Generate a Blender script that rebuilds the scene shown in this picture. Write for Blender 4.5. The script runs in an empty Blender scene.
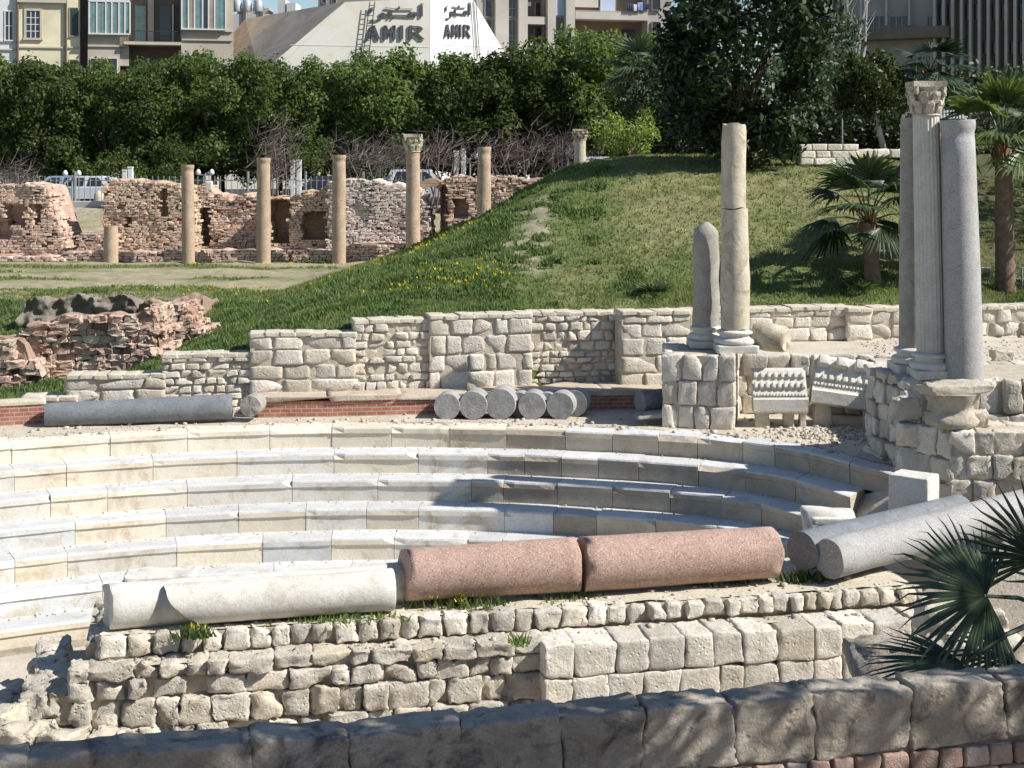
import bpy, math, random
import numpy as np
from mathutils import Vector, Matrix, noise

random.seed(11)
rng = np.random.default_rng(11)
sc = bpy.context.scene
C = sc.collection
R = math.radians
PI = math.pi

# ------------------------------------------------------------------ camera
F, CX, HY, CZ = 1520.0, 512.0, 146.0, 8.2       # focal length in pixels, image centre, horizon row, eye height
cam = bpy.data.cameras.new('camera')
cam.sensor_width = 36.0
cam.lens = 36.0 * F / 1024.0
cam.shift_y = -(384.0 - HY) / 1024.0
cam.clip_end = 3000
co = bpy.data.objects.new('camera', cam)
co.location = (0, 0, CZ)
co.rotation_euler = (PI / 2, 0, 0)
C.objects.link(co)
sc.camera = co


def W(px, py, Y):
    return Vector(((px - CX) * Y / F, Y, CZ - (py - HY) * Y / F))


def G(px, py, z):
    Y = (CZ - z) * F / (py - HY)
    return Vector(((px - CX) * Y / F, Y, z))


def ZY(py, Y):
    return CZ - (py - HY) * Y / F


def XP(px, Y):
    return (px - CX) * Y / F


def interp(pts, x):
    if x <= pts[0][0]:
        return pts[0][1]
    for (a, b), (c, d) in zip(pts, pts[1:]):
        if x <= c:
            return b + (d - b) * (x - a) / (c - a)
    return pts[-1][1]


def sstep(a, b, x):
    t = min(1, max(0, (x - a) / (b - a)))
    return t * t * (3 - 2 * t)


# ------------------------------------------------------------------ light
TO_SUN = Vector((0.716, -0.205, 0.667)).normalized()
sun = bpy.data.lights.new('sun', 'SUN')
sun.energy = 5.0
sun.angle = R(0.5)
sun.color = (1.0, 0.965, 0.91)
so = bpy.data.objects.new('sun', sun)
so.rotation_euler = TO_SUN.to_track_quat('Z', 'Y').to_euler()
so.location = (30, -10, 40)
C.objects.link(so)
world = bpy.data.worlds.new('World')
sc.world = world
world.use_nodes = True
wn = world.node_tree
bg = wn.nodes['Background']
sky = wn.nodes.new('ShaderNodeTexSky')
sky.sky_type = 'NISHITA'
sky.sun_disc = False
sky.sun_elevation = math.asin(TO_SUN.z)
sky.sun_rotation = math.atan2(TO_SUN.x, TO_SUN.y)
sky.air_density = 1.0
sky.dust_density = 0.3
sky.ozone_density = 3.0
wn.links.new(sky.outputs[0], bg.inputs[0])
bg.inputs[1].default_value = 0.085
sc.view_settings.view_transform = 'Standard'
sc.view_settings.look = 'None'
sc.view_settings.gamma = 1
sc.view_settings.exposure = 0.5
sc.cycles.use_denoising = True
sc.cycles.max_bounces = 5
sc.cycles.diffuse_bounces = 3
sc.cycles.transparent_max_bounces = 4


# ------------------------------------------------------------------ objects
def tag(o, label=None, cat=None, group=None, kind=None):
    if label:
        o['label'] = label
        kind = kind or 'thing'
    if cat: o['category'] = cat
    if group: o['group'] = group
    if kind: o['kind'] = kind
    return o


def thing(name, label, cat, loc=(0, 0, 0), rz=0, group=None):
    o = bpy.data.objects.new(name, None)
    o.empty_display_size = 0.3
    o.location = loc
    o.rotation_euler = (0, 0, rz)
    C.objects.link(o)
    return tag(o, label, cat, group)


def copy_tree(o, parent=None, mats=None):
    c = o.copy()
    C.objects.link(c)
    if parent is not None:
        c.parent = parent
    for ch in list(o.children):
        copy_tree(ch, c)
    return c


_templates = {}


def cube_template(n):
    if n in _templates:
        return _templates[n]
    idx, vs, fs = {}, [], []

    def vid(i, j, k):
        key = (i, j, k)
        if key not in idx:
            idx[key] = len(vs)
            vs.append((2 * i / n - 1, 2 * j / n - 1, 2 * k / n - 1))
        return idx[key]
    for a in range(n):
        for b in range(n):
            fs.append((vid(a, b, 0), vid(a, b + 1, 0), vid(a + 1, b + 1, 0), vid(a + 1, b, 0)))
            fs.append((vid(a, b, n), vid(a + 1, b, n), vid(a + 1, b + 1, n), vid(a, b + 1, n)))
            fs.append((vid(a, 0, b), vid(a + 1, 0, b), vid(a + 1, 0, b + 1), vid(a, 0, b + 1)))
            fs.append((vid(a, n, b), vid(a, n, b + 1), vid(a + 1, n, b + 1), vid(a + 1, n, b)))
            fs.append((vid(0, a, b), vid(0, a, b + 1), vid(0, a + 1, b + 1), vid(0, a + 1, b)))
            fs.append((vid(n, a, b), vid(n, a + 1, b), vid(n, a + 1, b + 1), vid(n, a, b + 1)))
    _templates[n] = (vs, fs)
    return _templates[n]


class MB:
    """collects verts and faces and links them as ONE mesh object"""

    def __init__(self):
        self.v, self.f, self.mi, self.sm = [], [], [], []
        self.m, self.s = 0, True

    def face(self, pts):
        b = len(self.v)
        self.v += [tuple(p) for p in pts]
        self.f.append(tuple(range(b, b + len(pts))))
        self.mi.append(self.m)
        self.sm.append(self.s)

    def add(self, vs, fs):
        b = len(self.v)
        self.v += [tuple(p) for p in vs]
        for f in fs:
            self.f.append(tuple(b + i for i in f))
            self.mi.append(self.m)
            self.sm.append(self.s)

    def box(self, c, s, rz=0, bev=0.0, tilt=None):
        """bevelled box: centre, full sizes"""
        hx, hy, hz = s[0] / 2, s[1] / 2, s[2] / 2
        M = Matrix.Rotation(rz, 3, 'Z')
        if tilt is not None:
            M = M @ tilt
        c = Vector(c)
        b = min(bev, hx * .9, hy * .9, hz * .9)
        if b <= 0:
            vs = [c + M @ Vector((x * hx, y * hy, z * hz)) for x in (-1, 1) for y in (-1, 1) for z in (-1, 1)]
            self.add(vs, [(0, 1, 3, 2), (4, 6, 7, 5), (0, 4, 5, 1), (2, 3, 7, 6), (0, 2, 6, 4), (1, 5, 7, 3)])
            return
        vs, ix = [], {}
        for x in (-1, 1):
            for y in (-1, 1):
                for z in (-1, 1):
                    for a in range(3):
                        p = [x * (hx - b), y * (hy - b), z * (hz - b)]
                        p[a] = (x * hx, y * hy, z * hz)[a]
                        ix[(x, y, z, a)] = len(vs)
                        vs.append(c + M @ Vector(p))
        fs = []
        for a in range(3):
            o1, o2 = [(1, 2), (2, 0), (0, 1)][a]
            for s_ in (-1, 1):
                q = []
                for (u, w) in ((-1, -1), (1, -1), (1, 1), (-1, 1)):
                    k = [0, 0, 0]
                    k[a], k[o1], k[o2] = s_, u, w
                    q.append(ix[(*k, a)])
                fs.append(q if s_ > 0 else q[::-1])
            for u in (-1, 1):
                for w in (-1, 1):
                    ka, kb = [0, 0, 0], [0, 0, 0]
                    ka[a], ka[o1], ka[o2] = -1, u, w
                    kb[a], kb[o1], kb[o2] = 1, u, w
                    q = [ix[(*ka, o1)], ix[(*kb, o1)], ix[(*kb, o2)], ix[(*ka, o2)]]
                    fs.append(q if u * w > 0 else q[::-1])
        for x in (-1, 1):
            for y in (-1, 1):
                for z in (-1, 1):
                    q = [ix[(x, y, z, 0)], ix[(x, y, z, 1)], ix[(x, y, z, 2)]]
                    fs.append(q if x * y * z > 0 else q[::-1])
        self.add(vs, fs)

    def stone(self, c, ex, ey, ez, k=7, amp=0.02, n=4, fr=1.2, pit=0.35, chip=None):
        """weathered block with rounded edges and knocked-off corners; ex, ey, ez are half-extent vectors"""
        vs, fs = cube_template(n)
        rnd = random.random
        sd = Vector((rnd() * 90, rnd() * 90, rnd() * 90))
        c, ex, ey, ez = Vector(c), Vector(ex), Vector(ey), Vector(ez)
        l = (ex.length, ey.length, ez.length)
        m = max(l)
        rad = min(.36, 1.35 / k) * min(l)
        rad = min(rad, .05)
        sk = (random.uniform(-.1, .1), random.uniform(-.1, .1)) if amp > .012 else (0, 0)
        if chip is None:
            chip = 2 if amp >= .02 else 0
        cuts = []
        for _ in range(chip):
            d = (random.choice((-1, 1)), random.choice((-1, -1, 1)), random.choice((-1, 1, 0)))
            cuts.append((d, random.uniform(1.35, 2.1) if d[2] else random.uniform(1.3, 1.8)))
        out = []
        ux, uy, uz = ex / l[0], ey / l[1], ez / l[2]
        for v in vs:
            w = [math.copysign(1 - (1 - abs(t)) ** 1.8, t) for t in v]
            for d, th in cuts:
                s_ = w[0] * d[0] + w[1] * d[1] + w[2] * d[2]
                if s_ > th:
                    q = (s_ - th) / (2 if d[2] == 0 else 3)
                    w = [w[0] - q * d[0], w[1] - q * d[1], w[2] - q * d[2]]
            p = [w[i] * l[i] for i in range(3)]
            q = [max(-(l[i] - rad), min(l[i] - rad, p[i])) for i in range(3)]
            d = [p[i] - q[i] for i in range(3)]
            dl = math.sqrt(d[0] ** 2 + d[1] ** 2 + d[2] ** 2)
            if dl > rad:
                p = [q[i] + d[i] / dl * rad for i in range(3)]
            x, y, z = p
            P = c + ux * (x * (1 + sk[0] * z / l[2])) + uy * y + uz * (z * (1 + sk[1] * x / l[0]))
            if amp:
                Q = Vector((x / m, y / m, z / m))
                P = P + noise.noise_vector(Q * fr + sd) * amp + noise.noise_vector(Q * fr * 3.3 + sd) * (amp * pit)
            out.append(P)
        self.add(out, fs)

    def prism(self, poly, o, u, v, d):
        """polygon (in u, v from o) extruded along vector d"""
        o, u, v, d = Vector(o), Vector(u), Vector(v), Vector(d)
        n = len(poly)
        a = [o + u * p[0] + v * p[1] for p in poly]
        b = [p + d for p in a]
        self.add(a + b, [tuple(range(n)), tuple(range(2 * n - 1, n - 1, -1))] +
                 [(i, i + n, (i + 1) % n + n, (i + 1) % n) for i in range(n)])

    def lathe(self, prof, o, axis=(0, 0, 1), seg=24, amp=0, fr=2.0, flute=None, caps=True, up=None, endamp=0):
        """profile [(radius, distance along the axis)]"""
        o, ax = Vector(o), Vector(axis).normalized()
        t = Vector((0, 0, 1)) if abs(ax.z) < .9 else Vector((1, 0, 0))
        e1 = ax.cross(t).normalized()
        e2 = ax.cross(e1).normalized()
        sd = Vector((random.random() * 50,) * 3)
        vs, fs = [], []
        nP = len(prof)
        for pi, (r, h) in enumerate(prof):
            for i in range(seg):
                a = 2 * PI * i / seg
                rr = r
                if flute:
                    rr -= flute[1] * (0.5 + 0.5 * math.cos(a * flute[0])) ** 0.6
                if amp:
                    q = Vector((math.cos(a) * r, math.sin(a) * r, h))
                    rr += amp * noise.noise(q * fr + sd) + amp * .4 * noise.noise(q * fr * 3 + sd)
                hh = h
                if endamp and pi in (0, nP - 1):
                    hh += endamp * noise.noise(Vector((math.cos(a) * 1.3, math.sin(a) * 1.3, pi * 5.0)) + sd)
                vs.append(o + ax * hh + (e1 * math.cos(a) + e2 * math.sin(a)) * rr)
        for j in range(nP - 1):
            for i in range(seg):
                i2 = (i + 1) % seg
                fs.append((j * seg + i, (j + 1) * seg + i, (j + 1) * seg + i2, j * seg + i2))
        self.add(vs, fs)
        if caps:
            self.s = False
            # end faces fanned through an inner ring so that they can be rough
            for pi, sgn in ((0, -1), (nP - 1, 1)):
                ring = vs[pi * seg:(pi + 1) * seg]
                cc = sum((Vector(p) for p in ring), Vector()) / seg
                inn = []
                for p in ring:
                    q = cc + (Vector(p) - cc) * .55
                    q = q + ax * (endamp * .5 * noise.noise(q * 3 + sd))
                    inn.append(q)
                allv = list(ring) + inn + [cc]
                ff = []
                for i in range(seg):
                    i2 = (i + 1) % seg
                    ff.append((i, i2, seg + i2, seg + i) if sgn > 0 else (i, seg + i, seg + i2, i2))
                    ff.append((seg + i, seg + i2, 2 * seg) if sgn > 0 else (seg + i, 2 * seg, seg + i2))
                self.add(allv, ff)
            self.s = True

    def tube(self, pts, rads, seg=6, caps=True):
        pts = [Vector(p) for p in pts]
        vs, fs = [], []
        for i, p in enumerate(pts):
            d = (pts[min(i + 1, len(pts) - 1)] - pts[max(i - 1, 0)]).normalized()
            t = Vector((0, 0, 1)) if abs(d.z) < .95 else Vector((1, 0, 0))
            a = d.cross(t).normalized()
            b = d.cross(a).normalized()
            r = rads[i] if isinstance(rads, (list, tuple)) else rads
            for k in range(seg):
                w = 2 * PI * k / seg
                vs.append(p + (a * math.cos(w) + b * math.sin(w)) * r)
        for j in range(len(pts) - 1):
            for k in range(seg):
                k2 = (k + 1) % seg
                fs.append((j * seg + k, (j + 1) * seg + k, (j + 1) * seg + k2, j * seg + k2))
        if caps:
            fs.append(tuple(range(seg)))
            fs.append(tuple(range(len(vs) - 1, len(vs) - seg - 1, -1)))
        self.add(vs, fs)

    def build(self, name, mat, parent=None, smooth=False, weld=False):
        me = bpy.data.meshes.new(name)
        off = Vector(parent.matrix_basis.translation) if parent is not None and parent.parent is None else Vector()
        if parent is not None and parent.parent is not None:
            off = Vector(parent.parent.matrix_basis.translation)
        if getattr(self, 'local', False):
            off = Vector()
        vs = self.v if off.length == 0 else [(p[0] - off.x, p[1] - off.y, p[2] - off.z) for p in self.v]
        me.from_pydata(vs, [], self.f)
        mats = mat if isinstance(mat, (list, tuple)) else [mat]
        for m in mats:
            me.materials.append(m)
        if len(mats) > 1:
            me.polygons.foreach_set('material_index', self.mi)
        if smooth:
            me.polygons.foreach_set('use_smooth', self.sm)
        me.update()
        o = bpy.data.objects.new(name, me)
        C.objects.link(o)
        if parent is not None:
            o.parent = parent
        return o


def np_mesh(name, V, Q, mat, parent=None, smooth=False):
    """mesh from numpy arrays of verts and equal-sided faces"""
    me = bpy.data.meshes.new(name)
    k = Q.shape[1]
    me.vertices.add(len(V))
    me.vertices.foreach_set('co', V.astype(np.float32).ravel())
    me.loops.add(Q.size)
    me.loops.foreach_set('vertex_index', Q.astype(np.int32).ravel())
    me.polygons.add(len(Q))
    me.polygons.foreach_set('loop_start', np.arange(0, Q.size, k, dtype=np.int32))
    me.polygons.foreach_set('loop_total', np.full(len(Q), k, dtype=np.int32))
    if smooth:
        me.polygons.foreach_set('use_smooth', np.ones(len(Q), dtype=bool))
    me.materials.append(mat)
    me.update(calc_edges=True)
    o = bpy.data.objects.new(name, me)
    C.objects.link(o)
    if parent is not None:
        o.parent = parent
    return o


# ------------------------------------------------------------------ materials
def node(nt, typ, **kw):
    n = nt.nodes.new(typ)
    for k, v in kw.items():
        if k.startswith('i_'):
            key = k[2:]
            key = int(key) if key.isdigit() else key.replace('_', ' ')
            s = n.inputs[key]
            if isinstance(v, bpy.types.NodeSocket):
                nt.links.new(v, s)
            else:
                s.default_value = v
        else:
            setattr(n, k, v)
    return n


def rgba(c):
    return (c[0], c[1], c[2], 1.0)


def new_mat(name):
    m = bpy.data.materials.new(name)
    m.use_nodes = True
    nt = m.node_tree
    b = nt.nodes['Principled BSDF']
    return m, nt, b


def ramp(nt, fac, stops):
    r = node(nt, 'ShaderNodeValToRGB')
    e = r.color_ramp.elements
    while len(e) < len(stops):
        e.new(0.5)
    for el, (p, c) in zip(e, stops):
        el.position = p
        el.color = rgba(c)
    nt.links.new(fac, r.inputs[0])
    return r.outputs[0]


def mixc(nt, a, b, fac, mode='MIX'):
    n = node(nt, 'ShaderNodeMix', data_type='RGBA', blend_type=mode)
    for s, v in ((0, fac), (6, a), (7, b)):
        if isinstance(v, bpy.types.NodeSocket):
            nt.links.new(v, n.inputs[s])
        elif s == 0:
            n.inputs[0].default_value = v
        else:
            n.inputs[s].default_value = rgba(v)
    return n.outputs[2]


def noise_n(nt, vec, scale, detail=6, rough=.6, dist=0.0):
    return node(nt, 'ShaderNodeTexNoise', i_Vector=vec, i_Scale=scale, i_Detail=detail, i_Roughness=rough, i_Distortion=dist).outputs['Fac']


def stone_mat(name, stops, scale=2.0, island=0.25, bump=0.5, bscale=14, pits=0.0, speck=None, rough=.9, objvar=0.0, stain=None, hue=None, bdist=.03):
    m, nt, b = new_mat(name)
    tc = node(nt, 'ShaderNodeTexCoord').outputs['Object']
    n1 = noise_n(nt, tc, scale, 7, .65, .4)
    col = ramp(nt, n1, stops)
    geo = node(nt, 'ShaderNodeNewGeometry')
    if hue is not None:
        f = ramp(nt, geo.outputs['Random Per Island'], [(.55, (0, 0, 0)), (.95, (1, 1, 1))])
        col = mixc(nt, col, hue, f)
    if island:
        wn_ = node(nt, 'ShaderNodeTexWhiteNoise', noise_dimensions='1D')
        nt.links.new(geo.outputs['Random Per Island'], wn_.inputs['W'])
        mr = node(nt, 'ShaderNodeMapRange', i_Value=wn_.outputs['Value'], i_3=1 - island, i_4=1 + island * .6)
        col = mixc(nt, col, mr.outputs[0], 1.0, 'MULTIPLY')
    if objvar:
        oi = node(nt, 'ShaderNodeObjectInfo').outputs['Random']
        mr = node(nt, 'ShaderNodeMapRange', i_Value=oi, i_3=1 - objvar, i_4=1 + objvar * .5)
        col = mixc(nt, col, mr.outputs[0], 1.0, 'MULTIPLY')
    if stain is not None:
        ns = noise_n(nt, tc, stain[1], 8, .7, .8)
        f = ramp(nt, ns, [(stain[2], (0, 0, 0)), (stain[2] + .14, (stain[3],) * 3)])
        col = mixc(nt, col, stain[0], f)
    if speck is not None:
        for (c, s, th) in speck:
            vn = node(nt, 'ShaderNodeTexVoronoi', i_Vector=tc, i_Scale=s)
            wc = node(nt, 'ShaderNodeSeparateColor')
            nt.links.new(vn.outputs['Color'], wc.inputs[0])
            f = ramp(nt, wc.outputs[0], [(th, (0, 0, 0)), (th + .03, (1, 1, 1))])
            col = mixc(nt, col, c, f)
    fine = noise_n(nt, tc, 45, 3, .6)
    fr = ramp(nt, fine, [(.25, (.8, .8, .8)), (.75, (1.12, 1.12, 1.12))])
    col = mixc(nt, col, fr, 1.0, 'MULTIPLY')
    nt.links.new(col, b.inputs['Base Color'])
    b.inputs['Roughness'].default_value = rough
    b.inputs['Specular IOR Level'].default_value = .25
    h = noise_n(nt, tc, bscale, 8, .7)
    if pits:
        v = node(nt, 'ShaderNodeTexVoronoi', i_Vector=tc, i_Scale=bscale * 1.3)
        pr = ramp(nt, v.outputs['Distance'], [(0.08, (0, 0, 0)), (.35, (1, 1, 1))])
        pm = ramp(nt, noise_n(nt, tc, bscale * .35, 3), [(.45, (1, 1, 1)), (.6, (0, 0, 0))])
        pit = mixc(nt, pr, (1, 1, 1), pm)
        h2 = mixc(nt, h, pit, pits, 'MULTIPLY')
        h = h2
    bp = node(nt, 'ShaderNodeBump', i_Strength=bump, i_Distance=bdist, i_Height=h)
    nt.links.new(bp.outputs[0], b.inputs['Normal'])
    return m


def plain(name, c, rough=.7, var=.15, scale=1.5, metal=0, bump=.15):
    m, nt, b = new_mat(name)
    tc = node(nt, 'ShaderNodeTexCoord').outputs['Object']
    n1 = noise_n(nt, tc, scale, 8, .65, .3)
    lo = tuple(x * (1 - var) for x in c)
    hi = tuple(min(1, x * (1 + var)) for x in c)
    col = ramp(nt, n1, [(.3, lo), (.7, hi)])
    nt.links.new(col, b.inputs['Base Color'])
    b.inputs['Roughness'].default_value = rough
    b.inputs['Metallic'].default_value = metal
    if bump:
        bp = node(nt, 'ShaderNodeBump', i_Strength=bump, i_Distance=.02, i_Height=noise_n(nt, tc, scale * 8, 5))
        nt.links.new(bp.outputs[0], b.inputs['Normal'])
    return m


def glass_mat(name, c=(.03, .035, .045), rough=.12):
    m, nt, b = new_mat(name)
    b.inputs['Base Color'].default_value = rgba(c)
    b.inputs['Roughness'].default_value = rough
    b.inputs['Specular IOR Level'].default_value = .6
    return m


def leaf_mat(name, stops, trans=.3, rough=.45, spec=.4, patch=None, ov=.25):
    m, nt, b = new_mat(name)
    geo = node(nt, 'ShaderNodeNewGeometry')
    col = ramp(nt, geo.outputs['Random Per Island'], stops)
    oi = node(nt, 'ShaderNodeObjectInfo').outputs['Random']
    mr = node(nt, 'ShaderNodeMapRange', i_Value=oi, i_3=1 - ov, i_4=1 + ov)
    col = mixc(nt, col, mr.outputs[0], 1.0, 'MULTIPLY')
    if patch is not None:                                   # broad patches of another growth
        tc = node(nt, 'ShaderNodeTexCoord').outputs['Object']
        f = ramp(nt, noise_n(nt, tc, patch[1], 5, .7, .4), [(.42, (0, 0, 0)), (.66, (patch[2],) * 3)])
        col = mixc(nt, col, patch[0], f)
    nt.links.new(col, b.inputs['Base Color'])
    b.inputs['Roughness'].default_value = rough
    b.inputs['Specular IOR Level'].default_value = spec
    tr = node(nt, 'ShaderNodeBsdfTranslucent')
    c2 = mixc(nt, col, (1.3, 1.5, .6), 1.0, 'MULTIPLY')
    nt.links.new(c2, tr.inputs[0])
    mx = node(nt, 'ShaderNodeMixShader', i_0=trans)
    nt.links.new(b.outputs[0], mx.inputs[1])
    nt.links.new(tr.outputs[0], mx.inputs[2])
    nt.links.new(mx.outputs[0], nt.nodes['Material Output'].inputs[0])
    return m


def brick_mat(name, c1, c2, mort, scale=1.0, rowh=.08, bw=.22, distort=.0, patch=None, bump=.6, msize=.012, plane='XZ', stain=None):
    """brick courses in object space (x along, z up)"""
    m, nt, b = new_mat(name)
    tc = node(nt, 'ShaderNodeTexCoord').outputs['Object']
    sp = node(nt, 'ShaderNodeSeparateXYZ')
    nt.links.new(tc, sp.inputs[0])
    cb = node(nt, 'ShaderNodeCombineXYZ')
    add = node(nt, 'ShaderNodeMath', operation='ADD')
    nt.links.new(sp.outputs[0], add.inputs[0])
    nt.links.new(sp.outputs[1], add.inputs[1])
    nt.links.new(add.outputs[0], cb.inputs[0])
    nt.links.new(sp.outputs[2], cb.inputs[1])
    vec = cb.outputs[0]
    if distort:
        nz = node(nt, 'ShaderNodeTexNoise', i_Vector=tc, i_Scale=2.5, i_Detail=4)
        vm = node(nt, 'ShaderNodeVectorMath', operation='MULTIPLY_ADD')
        nt.links.new(nz.outputs['Color'], vm.inputs[0])
        vm.inputs[1].default_value = (distort,) * 3
        nt.links.new(vec, vm.inputs[2])
        vec = vm.outputs[0]
    bt = node(nt, 'ShaderNodeTexBrick', i_Vector=vec, i_Scale=1.0, i_Color1=rgba(c1), i_Color2=rgba(c2), i_Mortar=rgba(mort),
              i_Mortar_Size=msize, i_Mortar_Smooth=.3, i_Brick_Width=bw, i_Row_Height=rowh, i_Bias=0.0)
    col = bt.outputs['Color']
    n1 = noise_n(nt, tc, 1.1, 7, .7, .5)
    col = mixc(nt, col, ramp(nt, n1, [(.3, (.7, .7, .7)), (.7, (1.2, 1.2, 1.2))]), 1.0, 'MULTIPLY')
    if patch is not None:
        for (c, s, th, amt) in patch:
            f = ramp(nt, noise_n(nt, tc, s, 8, .72, .6), [(th, (0, 0, 0)), (th + .1, (amt,) * 3)])
            col = mixc(nt, col, c, f)
    nt.links.new(col, b.inputs['Base Color'])
    b.inputs['Roughness'].default_value = .95
    b.inputs['Specular IOR Level'].default_value = .15
    hn = noise_n(nt, tc, 9, 8, .7)
    inv = node(nt, 'ShaderNodeMath', operation='MULTIPLY_ADD', i_0=bt.outputs['Fac'], i_1=-.8, i_2=1.0)
    hh = mixc(nt, inv.outputs[0], hn, .55)
    bp = node(nt, 'ShaderNodeBump', i_Strength=bump, i_Distance=.05, i_Height=hh)
    nt.links.new(bp.outputs[0], b.inputs['Normal'])
    return m


LIME = [(.25, (.40, .345, .27)), (.5, (.56, .505, .42)), (.75, (.68, .635, .55))]
M = {}
M['lime'] = stone_mat('limestone', LIME, 4.5, .2, 1.0, 14, .8, stain=((.27, .23, .19), 3.2, .58, .55), hue=(.62, .545, .42))
M['lime_pale'] = stone_mat('pale limestone', [(.25, (.49, .435, .355)), (.5, (.65, .595, .505)), (.75, (.76, .72, .64))], 4.0, .26, 1.0, 12, .85,
                           stain=((.36, .31, .25), 4, .58, .5), hue=(.62, .55, .43))
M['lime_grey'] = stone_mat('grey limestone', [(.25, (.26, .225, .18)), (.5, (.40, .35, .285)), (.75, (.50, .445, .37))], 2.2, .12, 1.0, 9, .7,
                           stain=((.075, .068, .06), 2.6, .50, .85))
M['mortar'] = stone_mat('old lime mortar', [(.3, (.42, .36, .27)), (.7, (.58, .51, .4))], 5, 0, .9, 20, .3)
M['coping'] = stone_mat('mortar coping', [(.3, (.50, .44, .34)), (.7, (.64, .58, .46))], 4, 0, .7, 18, .3)
M['marble'] = stone_mat('weathered marble', [(.2, (.54, .51, .46)), (.5, (.70, .66, .58)), (.8, (.76, .74, .69))], 1.6, 0, .25, 12, .15,
                        objvar=.2, stain=((.42, .335, .22), 2.2, .53, .75), rough=.8)
M['seat_cream'] = stone_mat('cream marble', [(.2, (.58, .51, .40)), (.5, (.70, .63, .50)), (.8, (.75, .70, .60))], 1.2, 0, .25, 12, .15,
                            objvar=.14, stain=((.44, .34, .21), 2.0, .54, .65), rough=.8)
M['seat_worn'] = stone_mat('worn tan seat stone', [(.2, (.37, .31, .235)), (.5, (.50, .43, .33)), (.8, (.58, .52, .43))], 1.8, 0, .6, 10, .35,
                           objvar=.22, stain=((.33, .25, .16), 1.3, .54, .7), rough=.85)
M['seat_top'] = stone_mat('pale seat tops', [(.2, (.49, .485, .465)), (.5, (.60, .595, .575)), (.8, (.68, .67, .65))], 2.2, 0, .45, 14, .25,
                          objvar=.14, stain=((.36, .33, .275), 2.8, .55, .7), rough=.85)  # paler, cooler colour for the top faces of the seat blocks
M['seat_grey'] = stone_mat('grey marble', [(.2, (.46, .46, .44)), (.5, (.62, .62, .60)), (.8, (.72, .72, .70))], 1.6, 0, .25, 12, .2,
                           objvar=.16, stain=((.44, .36, .25), 2.0, .54, .7), rough=.8)
M['white_marble'] = stone_mat('white marble', [(.2, (.50, .47, .41)), (.5, (.64, .61, .54)), (.8, (.72, .70, .64))], 1.8, .05, .35, 11, .2,
                              stain=((.42, .36, .27), 2.6, .52, .7), rough=.7)
M['pink'] = stone_mat('pink granite', [(.25, (.33, .215, .165)), (.5, (.42, .285, .225)), (.75, (.49, .355, .29))], 3.0, .08, .3, 30, .1,
                      speck=[((.25, .15, .11), 75, .88), ((.53, .38, .30), 70, .86)], rough=.7, stain=((.27, .20, .165), 2.4, .55, .75), bdist=.02)
M['grey_granite'] = stone_mat('grey granite', [(.25, (.30, .29, .275)), (.5, (.37, .36, .345)), (.75, (.42, .41, .395))], 2.2, .08, .35, 25, .1,
                              speck=[((.27, .265, .255), 75, .88), ((.45, .44, .425), 70, .88)], rough=.7, bdist=.02, stain=((.25, .225, .195), 2.6, .55, .7))
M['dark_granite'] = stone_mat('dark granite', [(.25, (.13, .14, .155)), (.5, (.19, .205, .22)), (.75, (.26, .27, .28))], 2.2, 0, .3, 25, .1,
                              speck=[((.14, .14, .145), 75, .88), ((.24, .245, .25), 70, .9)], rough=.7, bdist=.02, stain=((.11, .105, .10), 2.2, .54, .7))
M['column_tan'] = stone_mat('tan granite', [(.25, (.34, .24, .165)), (.5, (.44, .33, .235)), (.75, (.53, .42, .31))], 2.5, 0, .4, 20, .15,
                            speck=[((.33, .24, .17), 30, .88)], objvar=.28, rough=.8, stain=((.30, .225, .165), 1.5, .53, .7))
M['column_cream'] = stone_mat('cream column', [(.25, (.40, .34, .24)), (.5, (.56, .50, .38)), (.75, (.66, .61, .49))], 2.2, .06, .6, 12, .4,
                              stain=((.30, .23, .14), 3.0, .50, .8))
M['fluted'] = stone_mat('fluted marble', [(.25, (.44, .41, .34)), (.5, (.58, .55, .48)), (.75, (.66, .64, .58))], 1.8, 0, .4, 14, .2,
                        stain=((.36, .29, .2), 1.6, .56, .55))
M['capital'] = stone_mat('carved limestone', [(.25, (.38, .32, .24)), (.5, (.54, .48, .38)), (.75, (.62, .57, .47))], 4, .12, .9, 22, .5,
                         stain=((.2, .17, .13), 6, .55, .6))
M['stump'] = stone_mat('mottled grey shaft', [(.25, (.24, .225, .20)), (.5, (.34, .32, .28)), (.75, (.42, .39, .34))], 3.5, 0, .5, 14, .3,
                       stain=((.2, .15, .12), 3.0, .55, .6))
M['brick_new'] = brick_mat('red brick', (.36, .13, .085), (.43, .19, .13), (.42, .36, .30), patch=[((.5, .42, .35), 6, .62, .7)])
M['brick_block'] = stone_mat('single bricks', [(.25, (.33, .22, .175)), (.5, (.42, .29, .235)), (.75, (.46, .38, .32))], 5, .35, .7, 24, .5, hue=(.42, .385, .34), stain=((.2, .17, .16), 5, .56, .6))
RP = [((.50, .38, .24), .8, .5, .75), ((.6, .55, .48), 2.2, .62, .8)]
M['ruin_tan'] = brick_mat('old tan brick', (.46, .33, .21), (.54, .40, .27), (.40, .28, .19), rowh=.11, bw=.32, distort=.10,
                          patch=[((.47, .25, .18), .5, .55, .8), ((.62, .55, .44), 2.5, .62, .7)], bump=1.0)
M['ruin_red'] = brick_mat('old red brick', (.46, .28, .215), (.54, .37, .29), (.54, .47, .40), rowh=.11, bw=.3, distort=.07,
                          patch=[((.58, .50, .41), 1.6, .54, .85), ((.46, .27, .20), .6, .56, .6)], bump=1.0)
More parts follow.
